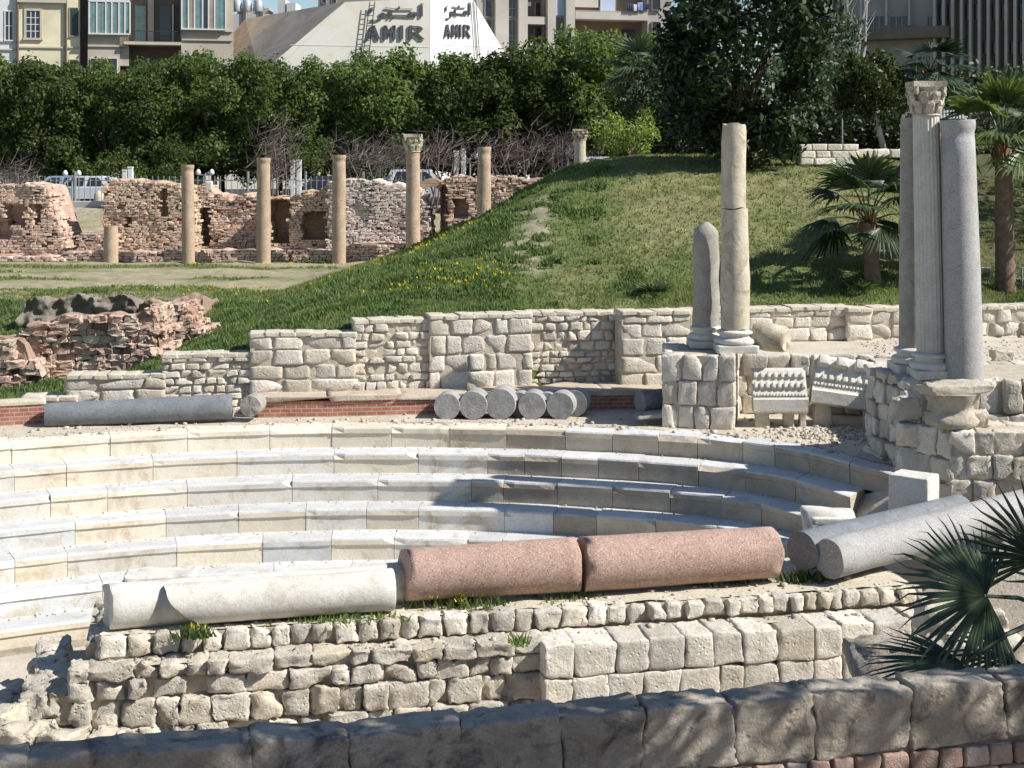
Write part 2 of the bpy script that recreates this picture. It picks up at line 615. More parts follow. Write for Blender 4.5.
M['ruin_pale'] = brick_mat('pale pink rubble', (.50, .32, .25), (.64, .54, .47), (.62, .56, .48), rowh=.13, bw=.26, distort=.16,
                           patch=[((.70, .66, .60), 3.2, .5, .85), ((.46, .24, .17), 1.3, .64, .8)], bump=1.0)
M['pit_stone'] = stone_mat('red rubble', [(.25, (.30, .17, .12)), (.5, (.42, .27, .19)), (.75, (.52, .40, .29))], 2.0, .3, 1.0, 10, .6, hue=(.52, .44, .32),
                           stain=((.34, .16, .11), 1.4, .54, .7))
M['drum'] = stone_mat('pitted grey granite', [(.25, (.24, .235, .225)), (.5, (.35, .345, .335)), (.75, (.45, .445, .43))], 5, 0, .8, 18, .5)
M['bank_red'] = stone_mat('reddish earth', [(.25, (.20, .13, .10)), (.5, (.33, .235, .18)), (.75, (.44, .35, .27))], 1.6, 0, 1.0, 7, .4, stain=((.12, .09, .075), 2.5, .56, .6), bdist=.08)
M['pit'] = M['earth_core'] = stone_mat('red earth core', [(.3, (.26, .165, .12)), (.7, (.40, .29, .22))], 3, 0, 1.0, 14, .4)
RS = dict(island=.18, bump=.9, bscale=12, pits=.4)
M['ruin_red_st'] = stone_mat('red brick rubble', [(.25, (.56, .36, .265)), (.5, (.66, .475, .37)), (.75, (.71, .57, .46))], 1.6, hue=(.68, .54, .43), stain=((.60, .52, .43), .7, .54, .6), **RS)
M['ruin_tan_st'] = stone_mat('tan brick rubble', [(.25, (.57, .43, .30)), (.5, (.66, .53, .39)), (.75, (.71, .61, .48))], 1.6, hue=(.62, .42, .31), stain=((.58, .40, .30), .6, .56, .6), **RS)
M['ruin_pale_st'] = stone_mat('pale brick rubble', [(.25, (.56, .40, .33)), (.5, (.68, .58, .51)), (.75, (.76, .71, .65))], 2.2, hue=(.74, .66, .59), stain=((.72, .65, .57), 1.5, .52, .7), **RS)
M['pit_st'] = stone_mat('weathered red rubble', [(.25, (.40, .25, .19)), (.5, (.52, .36, .28)), (.75, (.60, .47, .37))], 2.4, .2, 1.0, 12, .8, hue=(.60, .50, .39), stain=((.38, .225, .165), 1.3, .55, .6))
M['earth'] = stone_mat('bare earth', [(.25, (.16, .13, .105)), (.5, (.25, .215, .175)), (.75, (.33, .29, .235))], 1.2, 0, 1.0, 5, .3, stain=((.13, .11, .09), 2.5, .56, .6), bdist=.08)
M['dirt'] = stone_mat('pale dirt', [(.25, (.42, .36, .28)), (.5, (.55, .48, .38)), (.75, (.63, .57, .47))], 1.4, 0, .9, 14, .2, stain=((.3, .26, .2), 1.8, .58, .5))
M['leaf_ficus'] = leaf_mat('ficus leaves', [(0, (.06, .095, .035)), (.5, (.10, .145, .05)), (.9, (.18, .215, .075)), (1, (.24, .26, .10))], .45, .6, .2, None, .38)
M['leaf_big'] = leaf_mat('rubber fig leaves', [(0, (.014, .028, .010)), (.6, (.03, .055, .018)), (1, (.075, .10, .04))], .12, .45, .3)
M['leaf_grey'] = leaf_mat('grey green leaves', [(0, (.035, .06, .03)), (1, (.085, .115, .06))], .2, .6)
M['leaf_round'] = leaf_mat('clipped leaves', [(0, (.03, .045, .014)), (1, (.09, .115, .03))], .25, .5)
M['leaf_dark'] = leaf_mat('dark clipped leaves', [(0, (.014, .024, .008)), (1, (.05, .07, .02))], .2, .5)
M['leaf_lime'] = leaf_mat('lime leaves', [(0, (.12, .17, .04)), (1, (.25, .30, .08))], .3, .55)
M['palm'] = leaf_mat('palm fan', [(0, (.06, .09, .03)), (.6, (.10, .14, .045)), (1, (.18, .21, .08))], .3, .4, .45)
M['palm_mid'] = leaf_mat('mid green palm fan', [(0, (.025, .042, .018)), (.6, (.045, .07, .026)), (1, (.08, .11, .045))], .15, .4, .45)
M['palm_dark'] = leaf_mat('dark palm fan', [(0, (.018, .032, .016)), (.7, (.03, .05, .025)), (1, (.055, .08, .04))], .12, .4, .4)  # darker copy of the palm fan, shade put into the leaf colour
M['palm_dead'] = leaf_mat('dry palm fibre', [(0, (.16, .08, .04)), (1, (.34, .19, .10))], .1, .8, .1)
M['grass_green'] = leaf_mat('green grass', [(0, (.11, .165, .055)), (.6, (.16, .21, .08)), (1, (.23, .27, .12))], .4, .7, .1, ((.20, .195, .10), .9, .75))
M['grass_dry'] = leaf_mat('dry grass', [(0, (.18, .195, .08)), (.5, (.25, .245, .115)), (1, (.33, .30, .17))], .3, .7, .1, ((.13, .165, .06), .8, .8))
M['weed'] = leaf_mat('dark weeds', [(0, (.075, .125, .045)), (.6, (.11, .165, .06)), (1, (.15, .20, .08))], .3, .6, .1)
M['yellow'] = leaf_mat('yellow petals', [(0, (.55, .42, .03)), (1, (.75, .62, .06))], .3, .6, .1)
M['twig'] = plain('grey twigs', (.17, .13, .12), .9, .3, 3, 0, 0)
M['bark'] = stone_mat('bark', [(.3, (.12, .09, .065)), (.7, (.22, .17, .13))], 6, 0, .9, 14, .2)
M['bark_pale'] = plain('pale bark', (.42, .40, .37), .85, .25, 4)
M['palm_trunk'] = stone_mat('palm trunk', [(.3, (.20, .13, .085)), (.7, (.36, .26, .18))], 7, .3, .9, 18, .2)
M['iron'] = plain('pale painted iron', (.30, .32, .31), .5, .2, 4, .1, 0)
M['dark_iron'] = plain('dark iron', (.04, .04, .045), .5, .2, 4, .3, 0)
M['white_paint'] = plain('white paint', (.74, .74, .72), .6, .08, 3)
M['yellow_wall'] = plain('yellow plaster', (.66, .60, .41), .9, .2, .5)
M['white_wall'] = plain('off white plaster', (.62, .61, .58), .9, .1, .4)
M['brown_wall'] = plain('brown plaster', (.44, .385, .31), .9, .16, .4)
M['trim'] = plain('stone trim', (.48, .42, .33), .9, .12, .6)
M['teal'] = plain('teal shutters', (.22, .34, .325), .7, .25, 2)
M['teal_dark'] = plain('dark green shutters', (.05, .085, .075), .7, .25, 2)
M['glass'] = glass_mat('dark window glass')
M['recess'] = plain('recess wall', (.17, .14, .11), .9, .2, .8)  # wall colour darkened to hold the shade of recesses
M['concrete'] = plain('grey concrete', (.46, .42, .37), .9, .14, .3)
M['concrete_dark'] = plain('stained concrete', (.35, .315, .28), .9, .2, .35)
M['brown_panel'] = plain('brown balcony wall', (.24, .165, .12), .9, .2, .5)
M['blue_panel'] = plain('pale blue panel', (.40, .46, .56), .6, .1, 1)
M['cream_wall'] = stone_mat('stained cream cladding', [(.25, (.60, .56, .45)), (.5, (.70, .67, .57)), (.75, (.74, .72, .65))], .22, 0, .1, 2, 0, stain=((.60, .50, .28), .3, .55, .6), rough=.85)
M['sunlit_wall'] = plain('sunlit cladding', (.78, .77, .73), .85, .05, .3)  # paler copy of the cream cladding, sunlight put into its colour
M['letter'] = plain('grey metal letters', (.09, .088, .09), .45, .15, 2, .3, 0)
M['roof_brown'] = stone_mat('weathered roof sheet', [(.25, (.36, .30, .24)), (.5, (.46, .395, .325)), (.75, (.54, .47, .395))], .5, 0, .6, 3, .0, stain=((.3, .24, .19), .8, .5, .6))
M['cloth_blue'] = plain('blue laundry', (.30, .36, .62), .9, .35, 4)
M['cloth_dark'] = plain('dark laundry', (.05, .055, .11), .9, .6, 3)
M['asphalt'] = plain('asphalt', (.06, .06, .06), .9, .2, 2)
M['pavement'] = plain('paving', (.42, .40, .36), .9, .15, 1)
M['car_white'] = plain('white car paint', (.62, .64, .66), .25, .03, 1, 0, 0)
M['car_blue'] = plain('pale blue car paint', (.28, .36, .46), .25, .03, 1, 0, 0)
M['car_dark'] = plain('dark car paint', (.04, .045, .06), .25, .05, 1, 0, 0)
M['tyre'] = plain('tyre rubber', (.02, .02, .02), .8, .1, 5, 0, 0)
M['rim'] = plain('wheel rim', (.4, .4, .4), .35, .05, 5, .6, 0)
M['lamp_glass'] = plain('white lamp glass', (.7, .7, .7), .3, .03, 5, 0, 0)
M['tank'] = plain('galvanised tank', (.5, .52, .54), .4, .1, 2, .4, 0)
M['bush_red'] = leaf_mat('reddish shrub', [(0, (.16, .07, .05)), (1, (.28, .14, .09))], .2, .7, .1)

# ================================================================== TERRAIN (one sheet to the horizon)
FIELD = [(28, 2.6), (31, 2.95), (33, 2.7), (38, 2.75), (43, 3.45), (48, 3.6), (63, 3.45), (70, 3.6), (76, 5.15), (2000, 5.2)]
SIDE = [(-16, 2.3), (-8.8, 3.0), (-6.3, 3.9), (-3.3, 4.9), (-0.8, 6.05), (1.0, 7.1), (2.6, 7.85), (4.5, 8.15), (60, 8.3)]
FRONT = [(30, 4.45), (33.5, 4.6), (36, 5.0), (40, 6.25), (44, 7.6), (47, 8.1), (60, 8.5), (90, 9.5), (2000, 9.5)]
TC = Vector((-2.2, 13.3))                       # centre of the seating


def wall_y(X):
    return interp([(-12, 29.6), (-9, 30.0), (-5.2, 30.6), (-1.7, 31.2), (.2, 31.6), (2.3, 32.0), (4, 32.4), (6.4, 33.0), (12, 33.6), (40, 34)], X)


def smin(a, b, k):
    h = max(k - abs(a - b), 0) / k
    return min(a, b) - h * h * k * .25


def ground_h(X, Y):
    f = interp(FIELD, Y)
    if X > 14:
        f = max(f, interp([(14, 3.0), (20, 5.0), (40, 7)], X))
    ys = Y - 5.5 * sstep(9.5, 13.5, X)
    hill = smin(interp(SIDE, X), interp(FRONT, ys), 1.0)
    if Y > 49 and X < 9:
        t = sstep(49, 60, Y) * (1 - sstep(5, 9, X))
        hill = hill * (1 - t) + f * t
    z = max(f, hill)
    h = z
    wy = wall_y(X)
    if Y < wy + .35 and Y > 13 and -30 < X < 14:
        t = sstep(wy + .05, wy + .35, Y)
        h = .3 * (1 - t) + h * t
    elif Y <= 13 or (Y < wy and X <= -30):
        h = interp([(-200, 6.4), (3, 6.4), (8.5, 3.1), (13, 2.4), (13.5, .3)], Y) if -30 < X < 14 else h
    return h


def wob(X, Y, s, a, sd=0.0):
    return a * noise.noise(Vector((X * s, Y * s, sd)))


def dryness(X, Y):
    """0 lush green, 1 dry; a colour the turf itself has"""
    if X > 1.0 - (Y - 33) * .02:
        base = .34 + .34 * sstep(34, 40, Y) + .12 * sstep(4, 7, X)
        if X < 3.2 and Y > 37:
            base -= .5 * (1 - sstep(1.8, 3.4, X))
    else:
        base = .04
    base += wob(X, Y, .35, .55) + wob(X, Y, 1.3, .3)
    # bare patch on the shoulder of the mound
    bare = math.exp(-(((X - .35 - (Y - 38) * .12) / .75) ** 2 + ((Y - 39.5) / 4.2) ** 2)) * .9
    if Y > 45.5 and X < 0:
        base = .62 + wob(X, Y, .25, .6) + wob(X, Y * 2.5, .6, .3)
    return max(0, min(1, base)), bare


def lerp3(a, b, t):
    return tuple(x + (y - x) * t for x, y in zip(a, b))


def ground_col(X, Y):
    if Y > 76.2 and X < 7:
        return (.07, .07, .07) if Y > 80 else (.34, .32, .29)
    if Y > 120:
        return (.2, .19, .17)
    if Y < 30 or abs(X) > 60:
        return (.4, .35, .28)
    d, bare = dryness(X, Y)
    c = lerp3((.11, .155, .05), (.24, .23, .115), d)
    if Y > 45.5 and X < 1:                                  # trampled field before the ruins
        gx = noise.noise(Vector((X * .18, Y * .5, 7)))
        c = lerp3((.35, .315, .215), (.15, .175, .065), sstep(.0, .4, gx + .25 * (1 if 58 < Y < 61 else 0)))
        if Y < 48.5:
            c = lerp3(c, (.09, .14, .035), .8 * sstep(-13, -8, X))
    if bare > .25:
        n = noise.noise(Vector((X * 2.2, Y * 2.2, 3)))
        c = lerp3(c, (.36, .32, .24), .85 * sstep(-.25, .45, n + .5 * noise.noise(Vector((X * 6, Y * 6, 3))) + bare - .6))
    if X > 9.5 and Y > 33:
        c = lerp3(c, (.06, .06, .035), sstep(9.5, 11.5, X) * .7)  # shade of the right slope painted into the ground colour
    return c


def axis_vals(parts):
    out = []
    for a, b, s in parts:
        n = max(1, int(round((b - a) / s)))
        out += [a + (b - a) * i / n for i in range(n)]
    out.append(parts[-1][1])
    return out


gx = axis_vals([(-900, -100, 100), (-100, -40, 12), (-40, -18, 2), (-18, 20, .3), (20, 44, 2), (44, 100, 14), (100, 900, 100)])
gy = axis_vals([(-60, 0, 20), (0, 28, 2), (28, 50, .3), (50, 80, .75), (80, 140, 6), (140, 400, 40), (400, 2400, 400)])
V, cols = [], []
for Y in gy:
    for X in gx:
        z = ground_h(X, Y)
        if 30 < Y < 76 and -20 < X < 22:
            z += wob(X, Y, .6, .10) + wob(X, Y, 2.1, .05)
        V.append((X, Y, z))
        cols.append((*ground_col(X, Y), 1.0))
nx = len(gx)
Q = np.array([(j * nx + i, j * nx + i + 1, (j + 1) * nx + i + 1, (j + 1) * nx + i) for j in range(len(gy) - 1) for i in range(nx - 1)])
gm, nt, b = new_mat('ground')
at = node(nt, 'ShaderNodeVertexColor', layer_name='albedo')
tc = node(nt, 'ShaderNodeTexCoord').outputs['Object']
n1 = ramp(nt, noise_n(nt, tc, 2.2, 9, .75), [(.3, (.55, .55, .55)), (.7, (1.35, 1.3, 1.25))])
col = mixc(nt, at.outputs[0], n1, 1.0, 'MULTIPLY')
nt.links.new(col, b.inputs['Base Color'])
b.inputs['Roughness'].default_value = 1
b.inputs['Specular IOR Level'].default_value = .1
bp = node(nt, 'ShaderNodeBump', i_Strength=.8, i_Distance=.08, i_Height=noise_n(nt, tc, 6, 8, .75))
nt.links.new(bp.outputs[0], b.inputs['Normal'])
ground = np_mesh('ground', np.array(V), Q, gm, smooth=True)
ca = ground.data.color_attributes.new('albedo', 'FLOAT_COLOR', 'POINT')
ca.data.foreach_set('color', np.array(cols, dtype=np.float32).ravel())
tag(ground, kind='structure')


# ------------------------------------------------------------------ turf: one mass of blades each
def blades(name, pts, hts, wid, mat, per=3, lean=.5):
    n = len(pts)
    P = np.repeat(np.array(pts), per, axis=0)
    Hh = np.repeat(np.array(hts), per) * rng.uniform(.6, 1.2, n * per)
    a = rng.uniform(0, 2 * PI, n * per)
    off = rng.normal(0, .05, (n * per, 2))
    P[:, :2] += off
    d = np.stack([np.cos(a), np.sin(a), np.zeros_like(a)], 1)
    w = d * (wid * rng.uniform(.6, 1.4, n * per))[:, None]
    a2 = rng.uniform(0, 2 * PI, n * per)
    top = np.stack([np.cos(a2) * lean * Hh, np.sin(a2) * lean * Hh, Hh], 1)
    V = np.empty((n * per, 3, 3))
    V[:, 0] = P - w
    V[:, 1] = P + w
    V[:, 2] = P + top
    V[:, :2, 2] -= .03
    return np_mesh(name, V.reshape(-1, 3), np.arange(n * per * 3).reshape(-1, 3), mat)


pg, hg, pd_, hd, pw, hw, pf, hf = [], [], [], [], [], [], [], []
while len(pg) < 42000 or len(pd_) < 22000:
    Y = 31 + 17.5 * random.random() ** 1.25
    X = random.uniform(-.36 * Y - 1, .36 * Y + 1)
    if Y < wall_y(X) + .4:
        continue
    d, bare = dryness(X, Y)
    if bare > .25 and noise.noise(Vector((X * 2.2, Y * 2.2, 3))) + .5 * noise.noise(Vector((X * 6, Y * 6, 3))) + bare - .6 > random.uniform(-.2, .45):
        continue
    z = ground_h(X, Y) + wob(X, Y, .6, .10) + wob(X, Y, 2.1, .05)
    lush = noise.noise(Vector((X * .9, Y * .9, 9)))
    if random.random() > d * .9:
        if len(pg) < 42000:
            pg.append((X, Y, z)); hg.append(.05 + .045 * (1 - d) + max(0, lush) * .07)
        if d < .3 and lush > .0 and X < 3.2:
            pw.append((X, Y, z)); hw.append(.09 + .13 * lush)
    elif len(pd_) < 22000:
        pd_.append((X, Y, z)); hd.append(.03 + .04 * random.random())
    if len(pg) >= 42000 and random.random() < .5 and len(pd_) > 15000:
        break
tag(blades('grass', pg, hg, .022, M['grass_green']), kind='stuff')
tag(blades('dry_grass', pd_, hd, .02, M['grass_dry']), kind='stuff')
tag(blades('weeds', pw, hw, .05, M['weed'], 3, .7), kind='stuff')
# low growth in the field before the ruins, and yellow flowers in drifts
pq, hq = [], []
for _ in range(16000):
    Y = random.uniform(46, 62)
    X = random.uniform(-.36 * Y, .5)
    c = ground_col(X, Y)
    if c[1] > c[0] * 1.12:
        pq.append((X, Y, ground_h(X, Y) + wob(X, Y, .6, .10) + wob(X, Y, 2.1, .05))); hq.append(.05 + .06 * random.random())
tag(blades('field_grass', pq, hq, .035, M['grass_green']), kind='stuff')
for (X0, Y0, sx, sy, n) in ((-4.4, 44.5, 1.6, .6, 30), (-1.6, 36.2, .9, .6, 80), (-3.6, 47, 1.2, .5, 45), (-9.5, 48, 1.5, .8, 50), (-2.2, 43.5, .7, .8, 40), (-8, 59.5, 3.5, .4, 50)):
    for _ in range(n):
        X, Y = random.gauss(X0, sx), random.gauss(Y0, sy)
        if Y > wall_y(X) + .5:
            pf.append((X, Y, ground_h(X, Y) + .12)); hf.append(.04)
tag(blades('yellow_wildflowers', pf, hf, .022, M['yellow'], 3, 1.0), kind='stuff')

# ================================================================== THE SEATING
RISE, TREAD = .37, .62
ZT = 2.84


def r1(phi):
    d = math.degrees(phi)
    return interp([(-90, 15.7), (22, 15.7), (27, 15.5), (30, 15.15), (33, 14.7), (36.5, 14.3), (45, 13.8), (60, 13.5), (90, 13)], d)


def pol(phi, r, z):
    return Vector((TC.x + math.sin(phi) * r, TC.y + math.cos(phi) * r, z))


def bo(ph):
    return -.62 + .42 * sstep(32, 37, math.degrees(ph))


# earth bed under the rows, dropping to the right where the rows end
m = MB()
phs = [R(-95 + 2.5 * i) for i in range(79)]
rs = [(3.2, 0), (0.62, 0), (0.0, 0)] + [(-TREAD * k, -RISE * k) for k in range(1, 13)]
for a, bb in zip(phs, phs[1:]):
    for (ra, za), (rb, zb) in zip(rs[1:], rs[2:]):
        m.face([pol(a, r1(a) + ra, ZT + bo(a) + za), pol(bb, r1(bb) + ra, ZT + bo(bb) + za), pol(bb, r1(bb) + rb, ZT + bo(bb) + zb), pol(a, r1(a) + rb, ZT + bo(a) + zb)])
tag(m.build('seating_bed', M['dirt']), kind='structure')
# walkway behind the top row
m = MB()
phs = [R(-95 + 1.0 * i) for i in range(196)]
for a, bb in zip(phs, phs[1:]):
    for ra, rb in ((.50, 1.1), (1.1, 2.2), (2.2, 4.6), (4.6, 7.5)):
        if rb > 5 and math.degrees(a) < 42:
            continue
        q = [pol(a, r1(a) + ra, ZT - .012), pol(a, r1(a) + rb, ZT - .012), pol(bb, r1(bb) + rb, ZT - .012), pol(bb, r1(bb) + ra, ZT - .012)]
        if math.degrees(bb) < 100:
            m.face([Vector((p.x, p.y, p.z + wob(p.x, p.y, 1.7, .02))) for p in q])
tag(m.build('walkway', M['dirt'], smooth=True), kind='structure')
# orchestra floor
m = MB()
m.face([(TC.x + 11 * math.cos(t), TC.y + 2 + 9.5 * math.sin(t), .32) for t in [2 * PI * i / 48 for i in range(48)]])
tag(m.build('orchestra_floor', M['dirt']), kind='structure')

END = [36.6, 33.6, 31.6, 34, 36, 38, 40, 40, 40, 40]


def seat_block(a, b, k, broken=False, worn=1.0):
    """one marble block of row k between the angles a and b; section: tread slab with a nosing, recessed riser below"""
    mb = MB()
    zt = ZT - RISE * k + random.uniform(-.006, .006)
    dr = random.uniform(-.012, .012)
    rr = -TREAD * k + dr
    prof = [(TREAD + .12, zt - .02), (.05, zt), (.015, zt - .012), (0, zt - .04), (0.0, zt - .115), (.012, zt - .125),
            (.03, zt - .135), (.035, zt - RISE - .03), (TREAD + .12, zt - RISE - .03)]
    n = max(3, int((b - a) / R(.7)))
    np_ = len(prof)
    vs, fs = [], []
    sd = Vector((random.random() * 40, k * 3.0, 0))
    knock = [random.uniform(.02, .07) if random.random() < .22 else 0 for _ in range(2)]
    for i in range(n + 1):
        ph = a + (b - a) * i / n
        for j, (dx, z) in enumerate(prof):
            ch = 0
            if 1 <= j <= 6:
                e = noise.noise(Vector((ph * 26, j * .35, 0)) + sd)
                e2 = noise.noise(Vector((ph * 9, 1.5, 4)) + sd)
                ch = worn * .003 * e + (worn * .09 * max(0, e2 - .33) if j in (1, 2, 3) else 0)
                if i in (0, n) and j < 6:
                    ch += .009
                if j in (1, 2, 3) and i in (0, n):
                    ch += knock[0 if i == 0 else 1]
            zz = z
            if j in (1, 2) and broken:
                zz -= .10 * max(0, .2 + noise.noise(Vector((ph * 22, 0, 2)) + sd))
            vs.append(pol(ph, r1(ph) + rr + dx + ch, zz))
    mi = []
    for i in range(n):
        for j in range(np_):
            j2 = (j + 1) % np_
            mi.append(0 if j in (0, 1, 2) else 1)
            fs.append((i * np_ + j, i * np_ + j2, (i + 1) * np_ + j2, (i + 1) * np_ + j))
    fs.append(tuple(range(np_ - 1, -1, -1)))
    fs.append(tuple(n * np_ + j for j in range(np_)))
    mb.add(vs, fs)
    mb.mi = mi + [1, 1]
    return mb


tier_words = ['topmost tier of cream marble seats below the walkway', 'second tier of marble seats from the top', 'third tier of marble seats from the top',
              'fourth tier of marble seats from the top', 'fifth tier of marble seats, just above the fallen pink column',
              'sixth tier of marble seats, seen left of the white column', 'seventh tier of marble seats, cut off by the rubble wall',
              'lowest visible tier of marble seats at the left edge']
for k in range(8):
    t = thing('seating_tier', tier_words[k], 'seating tier', pol(0, r1(0) - TREAD * k, ZT - RISE * (k + 1)), 0, 'curved tiers of theatre seats')
    ph = R(-62)
    r = r1(0) - TREAD * k
    while ph < R(END[k]) - .02:
        w = (random.uniform(.8, 1.9) if math.degrees(ph) < 5 else random.uniform(.55, 1.15)) / r
        e = min(ph + w, R(END[k]))
        if R(END[k]) - e < .03:
            e = R(END[k])
        right = math.degrees(ph) > 8
        mat = M['seat_cream'] if (k == 0 and math.degrees(ph) < 6) else random.choice([M['marble']] * 4 + [M['seat_cream']] * 3 + [M['seat_grey']])
        top = M['seat_top'] if k else (M['seat_top'] if right else M['seat_cream'])
        if math.degrees(ph) > 3 and random.random() < .92:
            mat = M['seat_worn']
        last = e >= R(END[k]) - .001
        seat_block(ph + .0003, e - .0003, k, broken=last or (right and random.random() < .25), worn=2.8 if right else 2.0).build('seat_block', [top, mat], t, smooth=False)
        ph = e


# ================================================================== MASONRY
def course_wall(mb, P0, P1, zb, zt, ch=(.2, .3), w=(.25, .5), depth=.22, rough=.02, n=4, k=7, jit=.025, gap=.012, zt1=None, pit=.35, drop=0.0, fr=1.2, chip=None):
    """courses of stones whose faces lie on the vertical plane P0-P1 (seen from the side of -Y when P0 is left)"""
    P0, P1 = Vector((P0[0], P0[1], 0)), Vector((P1[0], P1[1], 0))
    u = (P1 - P0)
    L = u.length
    u.normalize()
    nrm = Vector((u.y, -u.x, 0))                 # towards the viewer
    z = zb
    while z < zt - .03:
        h = random.uniform(*ch)
        if zt - z - h < ch[0] * .55:
            h = zt - z
        s = -random.random() * w[0] * .3
        while s < L:
            ww = random.uniform(*w)
            if L - s - ww < w[0] * .6:
                ww = L - s + random.uniform(0, .03)
            a, bb = max(s, -.02), s + ww
            top = z + h
            if zt1 is not None:
                lim = zt + (zt1 - zt) * ((a + bb) / 2 / L)
                if top > lim + h * .4:
                    s += ww
                    continue
            j = random.uniform(-jit, jit * .6)
            if random.random() > drop:
                c = P0 + u * ((a + bb) / 2) - nrm * (depth / 2 + j) + Vector((0, 0, z + h / 2 + random.uniform(-.006, .006)))
                mb.stone(c, u * ((bb - a) / 2 - gap / 2), nrm * (depth / 2), Vector((0, 0, h / 2 - gap / 2)) + u * random.uniform(-.012, .012), k, rough, n, fr, pit, chip)
            s += ww
        z += h


def backing(mb, P0, P1, zb, zt, depth, inset=.03, ext=0.0):
    P0, P1 = Vector((P0[0], P0[1], 0)), Vector((P1[0], P1[1], 0))
    u = (P1 - P0)
    L = u.length
    u.normalize()
    nrm = Vector((u.y, -u.x, 0))
    c = (P0 + P1) / 2 - nrm * (inset + depth / 2)
    mb.box((c.x, c.y, (zb + zt) / 2), (L + ext, depth, zt - zb), math.atan2(u.y, u.x))


def P2(px, Y):
    return (XP(px, Y), Y)


# ---------- curved enclosing wall at the back
cw = thing('enclosing_wall', 'long cream ashlar wall stepping down leftwards at the foot of the mound', 'wall', (-1.0, 31.4, ZT))
st, bk, cp, pr_ = MB(), MB(), MB(), MB()
segs = [  # px0, Y0, px1, Y1, ytop0, ytop1, course range, width range, proud
    (22, 29.85, 76, 29.95, 399, 397, (.12, .2), (.4, .8), 0),
    (66, 30.05, 164, 30.3, 378, 374, (.22, .4), (.5, 1.0), .0),
    (162, 30.35, 252, 30.6, 357, 353, (.12, .19), (.16, .42), .0),
    (250, 30.6, 356, 30.85, 335, 332, (.26, .36), (.4, .8), .06),
    (354, 30.85, 430, 31.2, 322, 319, (.12, .22), (.16, .38), .0),
    (430, 31.15, 532, 31.6, 317, 314, (.22, .42), (.25, .6), .06),
    (528, 31.85, 626, 32.15, 314, 312, (.12, .22), (.16, .36), -.02),
    (622, 31.5, 690, 31.8, 313, 311, (.26, .38), (.4, .8), .0),
    (686, 32.3, 850, 33.0, 310, 308, (.24, .36), (.35, .6), .0),
    (848, 33.0, 872, 33.05, 308, 308, (.26, .34), (.3, .5), .22),
    (872, 33.1, 1100, 33.8, 308, 306, (.24, .36), (.3, .55), .0)]
for (x0, Y0, x1, Y1, t0, t1, ch, wd, pd0) in segs:
    a, c = P2(x0, Y0 - pd0), P2(x1, Y1 - pd0)
    z0, z1 = ZY(t0, Y0), ZY(t1, Y1)
    zt = (z0 + z1) / 2
    zb = 2.80 if x0 < 250 else 3.20
    if x0 > 680: zb = 3.7
    small = wd[1] < .45
    course_wall(pr_ if pd0 > .1 else st, a, c, zb, zt - .05, ch, wd, .24, .025 if not small else .022, 4, 6, .05 if small else .03, .03 if small else .02, pit=.5, fr=1.5)
    backing(bk, a, c, zb - .1, zt - .055, .5, .03)
    # coping slab, uneven
    n = max(2, int((x1 - x0) / 14))
    for i in range(n):
        A = Vector((*a, 0)).lerp(Vector((*c, 0)), i / n)
        B = Vector((*a, 0)).lerp(Vector((*c, 0)), (i + 1) / n)
        u = (B - A)
        nn = Vector((u.y, -u.x, 0)).normalized()
        zc = zt - .02 + random.uniform(-.012, .012)
        cp.stone((A + B) / 2 - nn * .27 + Vector((0, 0, zc)), u * .56, nn * .29, Vector((0, 0, .045)), 9, .018, 4)
backing(bk, P2(500, 32.0), P2(720, 32.3), 2.9, ZY(316, 31.9), .6, .0)
st.build('ashlar', M['lime_pale'], cw, smooth=True)
bk.build('mortar', M['mortar'], cw)
cp.build('coping', M['coping'], cw, smooth=True)
pr_.build('pier', M['lime_pale'], cw, smooth=True)

# ledge of red brick with a mortar top at the foot of the wall
lw = thing('brick_ledge', 'low red brick ledge with a pale mortar top below the curved ashlar wall', 'wall', (-1.5, 30.3, ZT))
br, tp = MB(), MB()
pts = [(258, 30.05), (330, 30.15), (400, 30.35), (470, 30.55), (545, 30.8), (600, 30.9), (668, 31.0)]
for (xa, Ya), (xb, Yb) in zip(pts, pts[1:]):
    a, c = P2(xa, Ya), P2(xb, Yb)
    backing(br, a, c, ZT - .05, ZT + .30, .4, 0, .004)
    A, B = Vector((*a, 0)), Vector((*c, 0))
    u = B - A
    nn = Vector((u.y, -u.x, 0)).normalized()
    tp.stone((A + B) / 2 - nn * .5 + Vector((0, 0, ZT + .35)), u * .51, nn * .55, Vector((0, 0, .055)), 9, .02, 6)
br.build('brick_face', M['brick_new'], lw)
tp.build('mortar_top', stone_mat('stained mortar', [(.3, (.42, .35, .27)), (.7, (.58, .5, .4))], 4, 0, .7, 18, .2, stain=((.36, .15, .11), 2.2, .54, .75)), lw, smooth=True)
lb = thing('brick_kerb', 'short low red brick wall at the left edge beside the dark fallen column', 'wall', (-9.2, 29.4, ZT))
br, tp = MB(), MB()
for (xa, Ya), (xb, Yb) in (((-60, 28.9), (-5, 29.1)), ((-5, 29.1), (46, 29.4))):
    backing(br, P2(xa, Ya), P2(xb, Yb), ZT - .05, ZT + .38, .35, 0, .004)
    A, B = Vector((*P2(xa, Ya), 0)), Vector((*P2(xb, Yb), 0))
    u = B - A
    nn = Vector((u.y, -u.x, 0)).normalized()
    tp.stone((A + B) / 2 - nn * .18 + Vector((0, 0, ZT + .41)), u * .51, nn * .2, Vector((0, 0, .04)), 9, .015, 5)
br.build('brick_face', M['brick_new'], lb)
tp.build('mortar_top', M['coping'], lb, smooth=True)

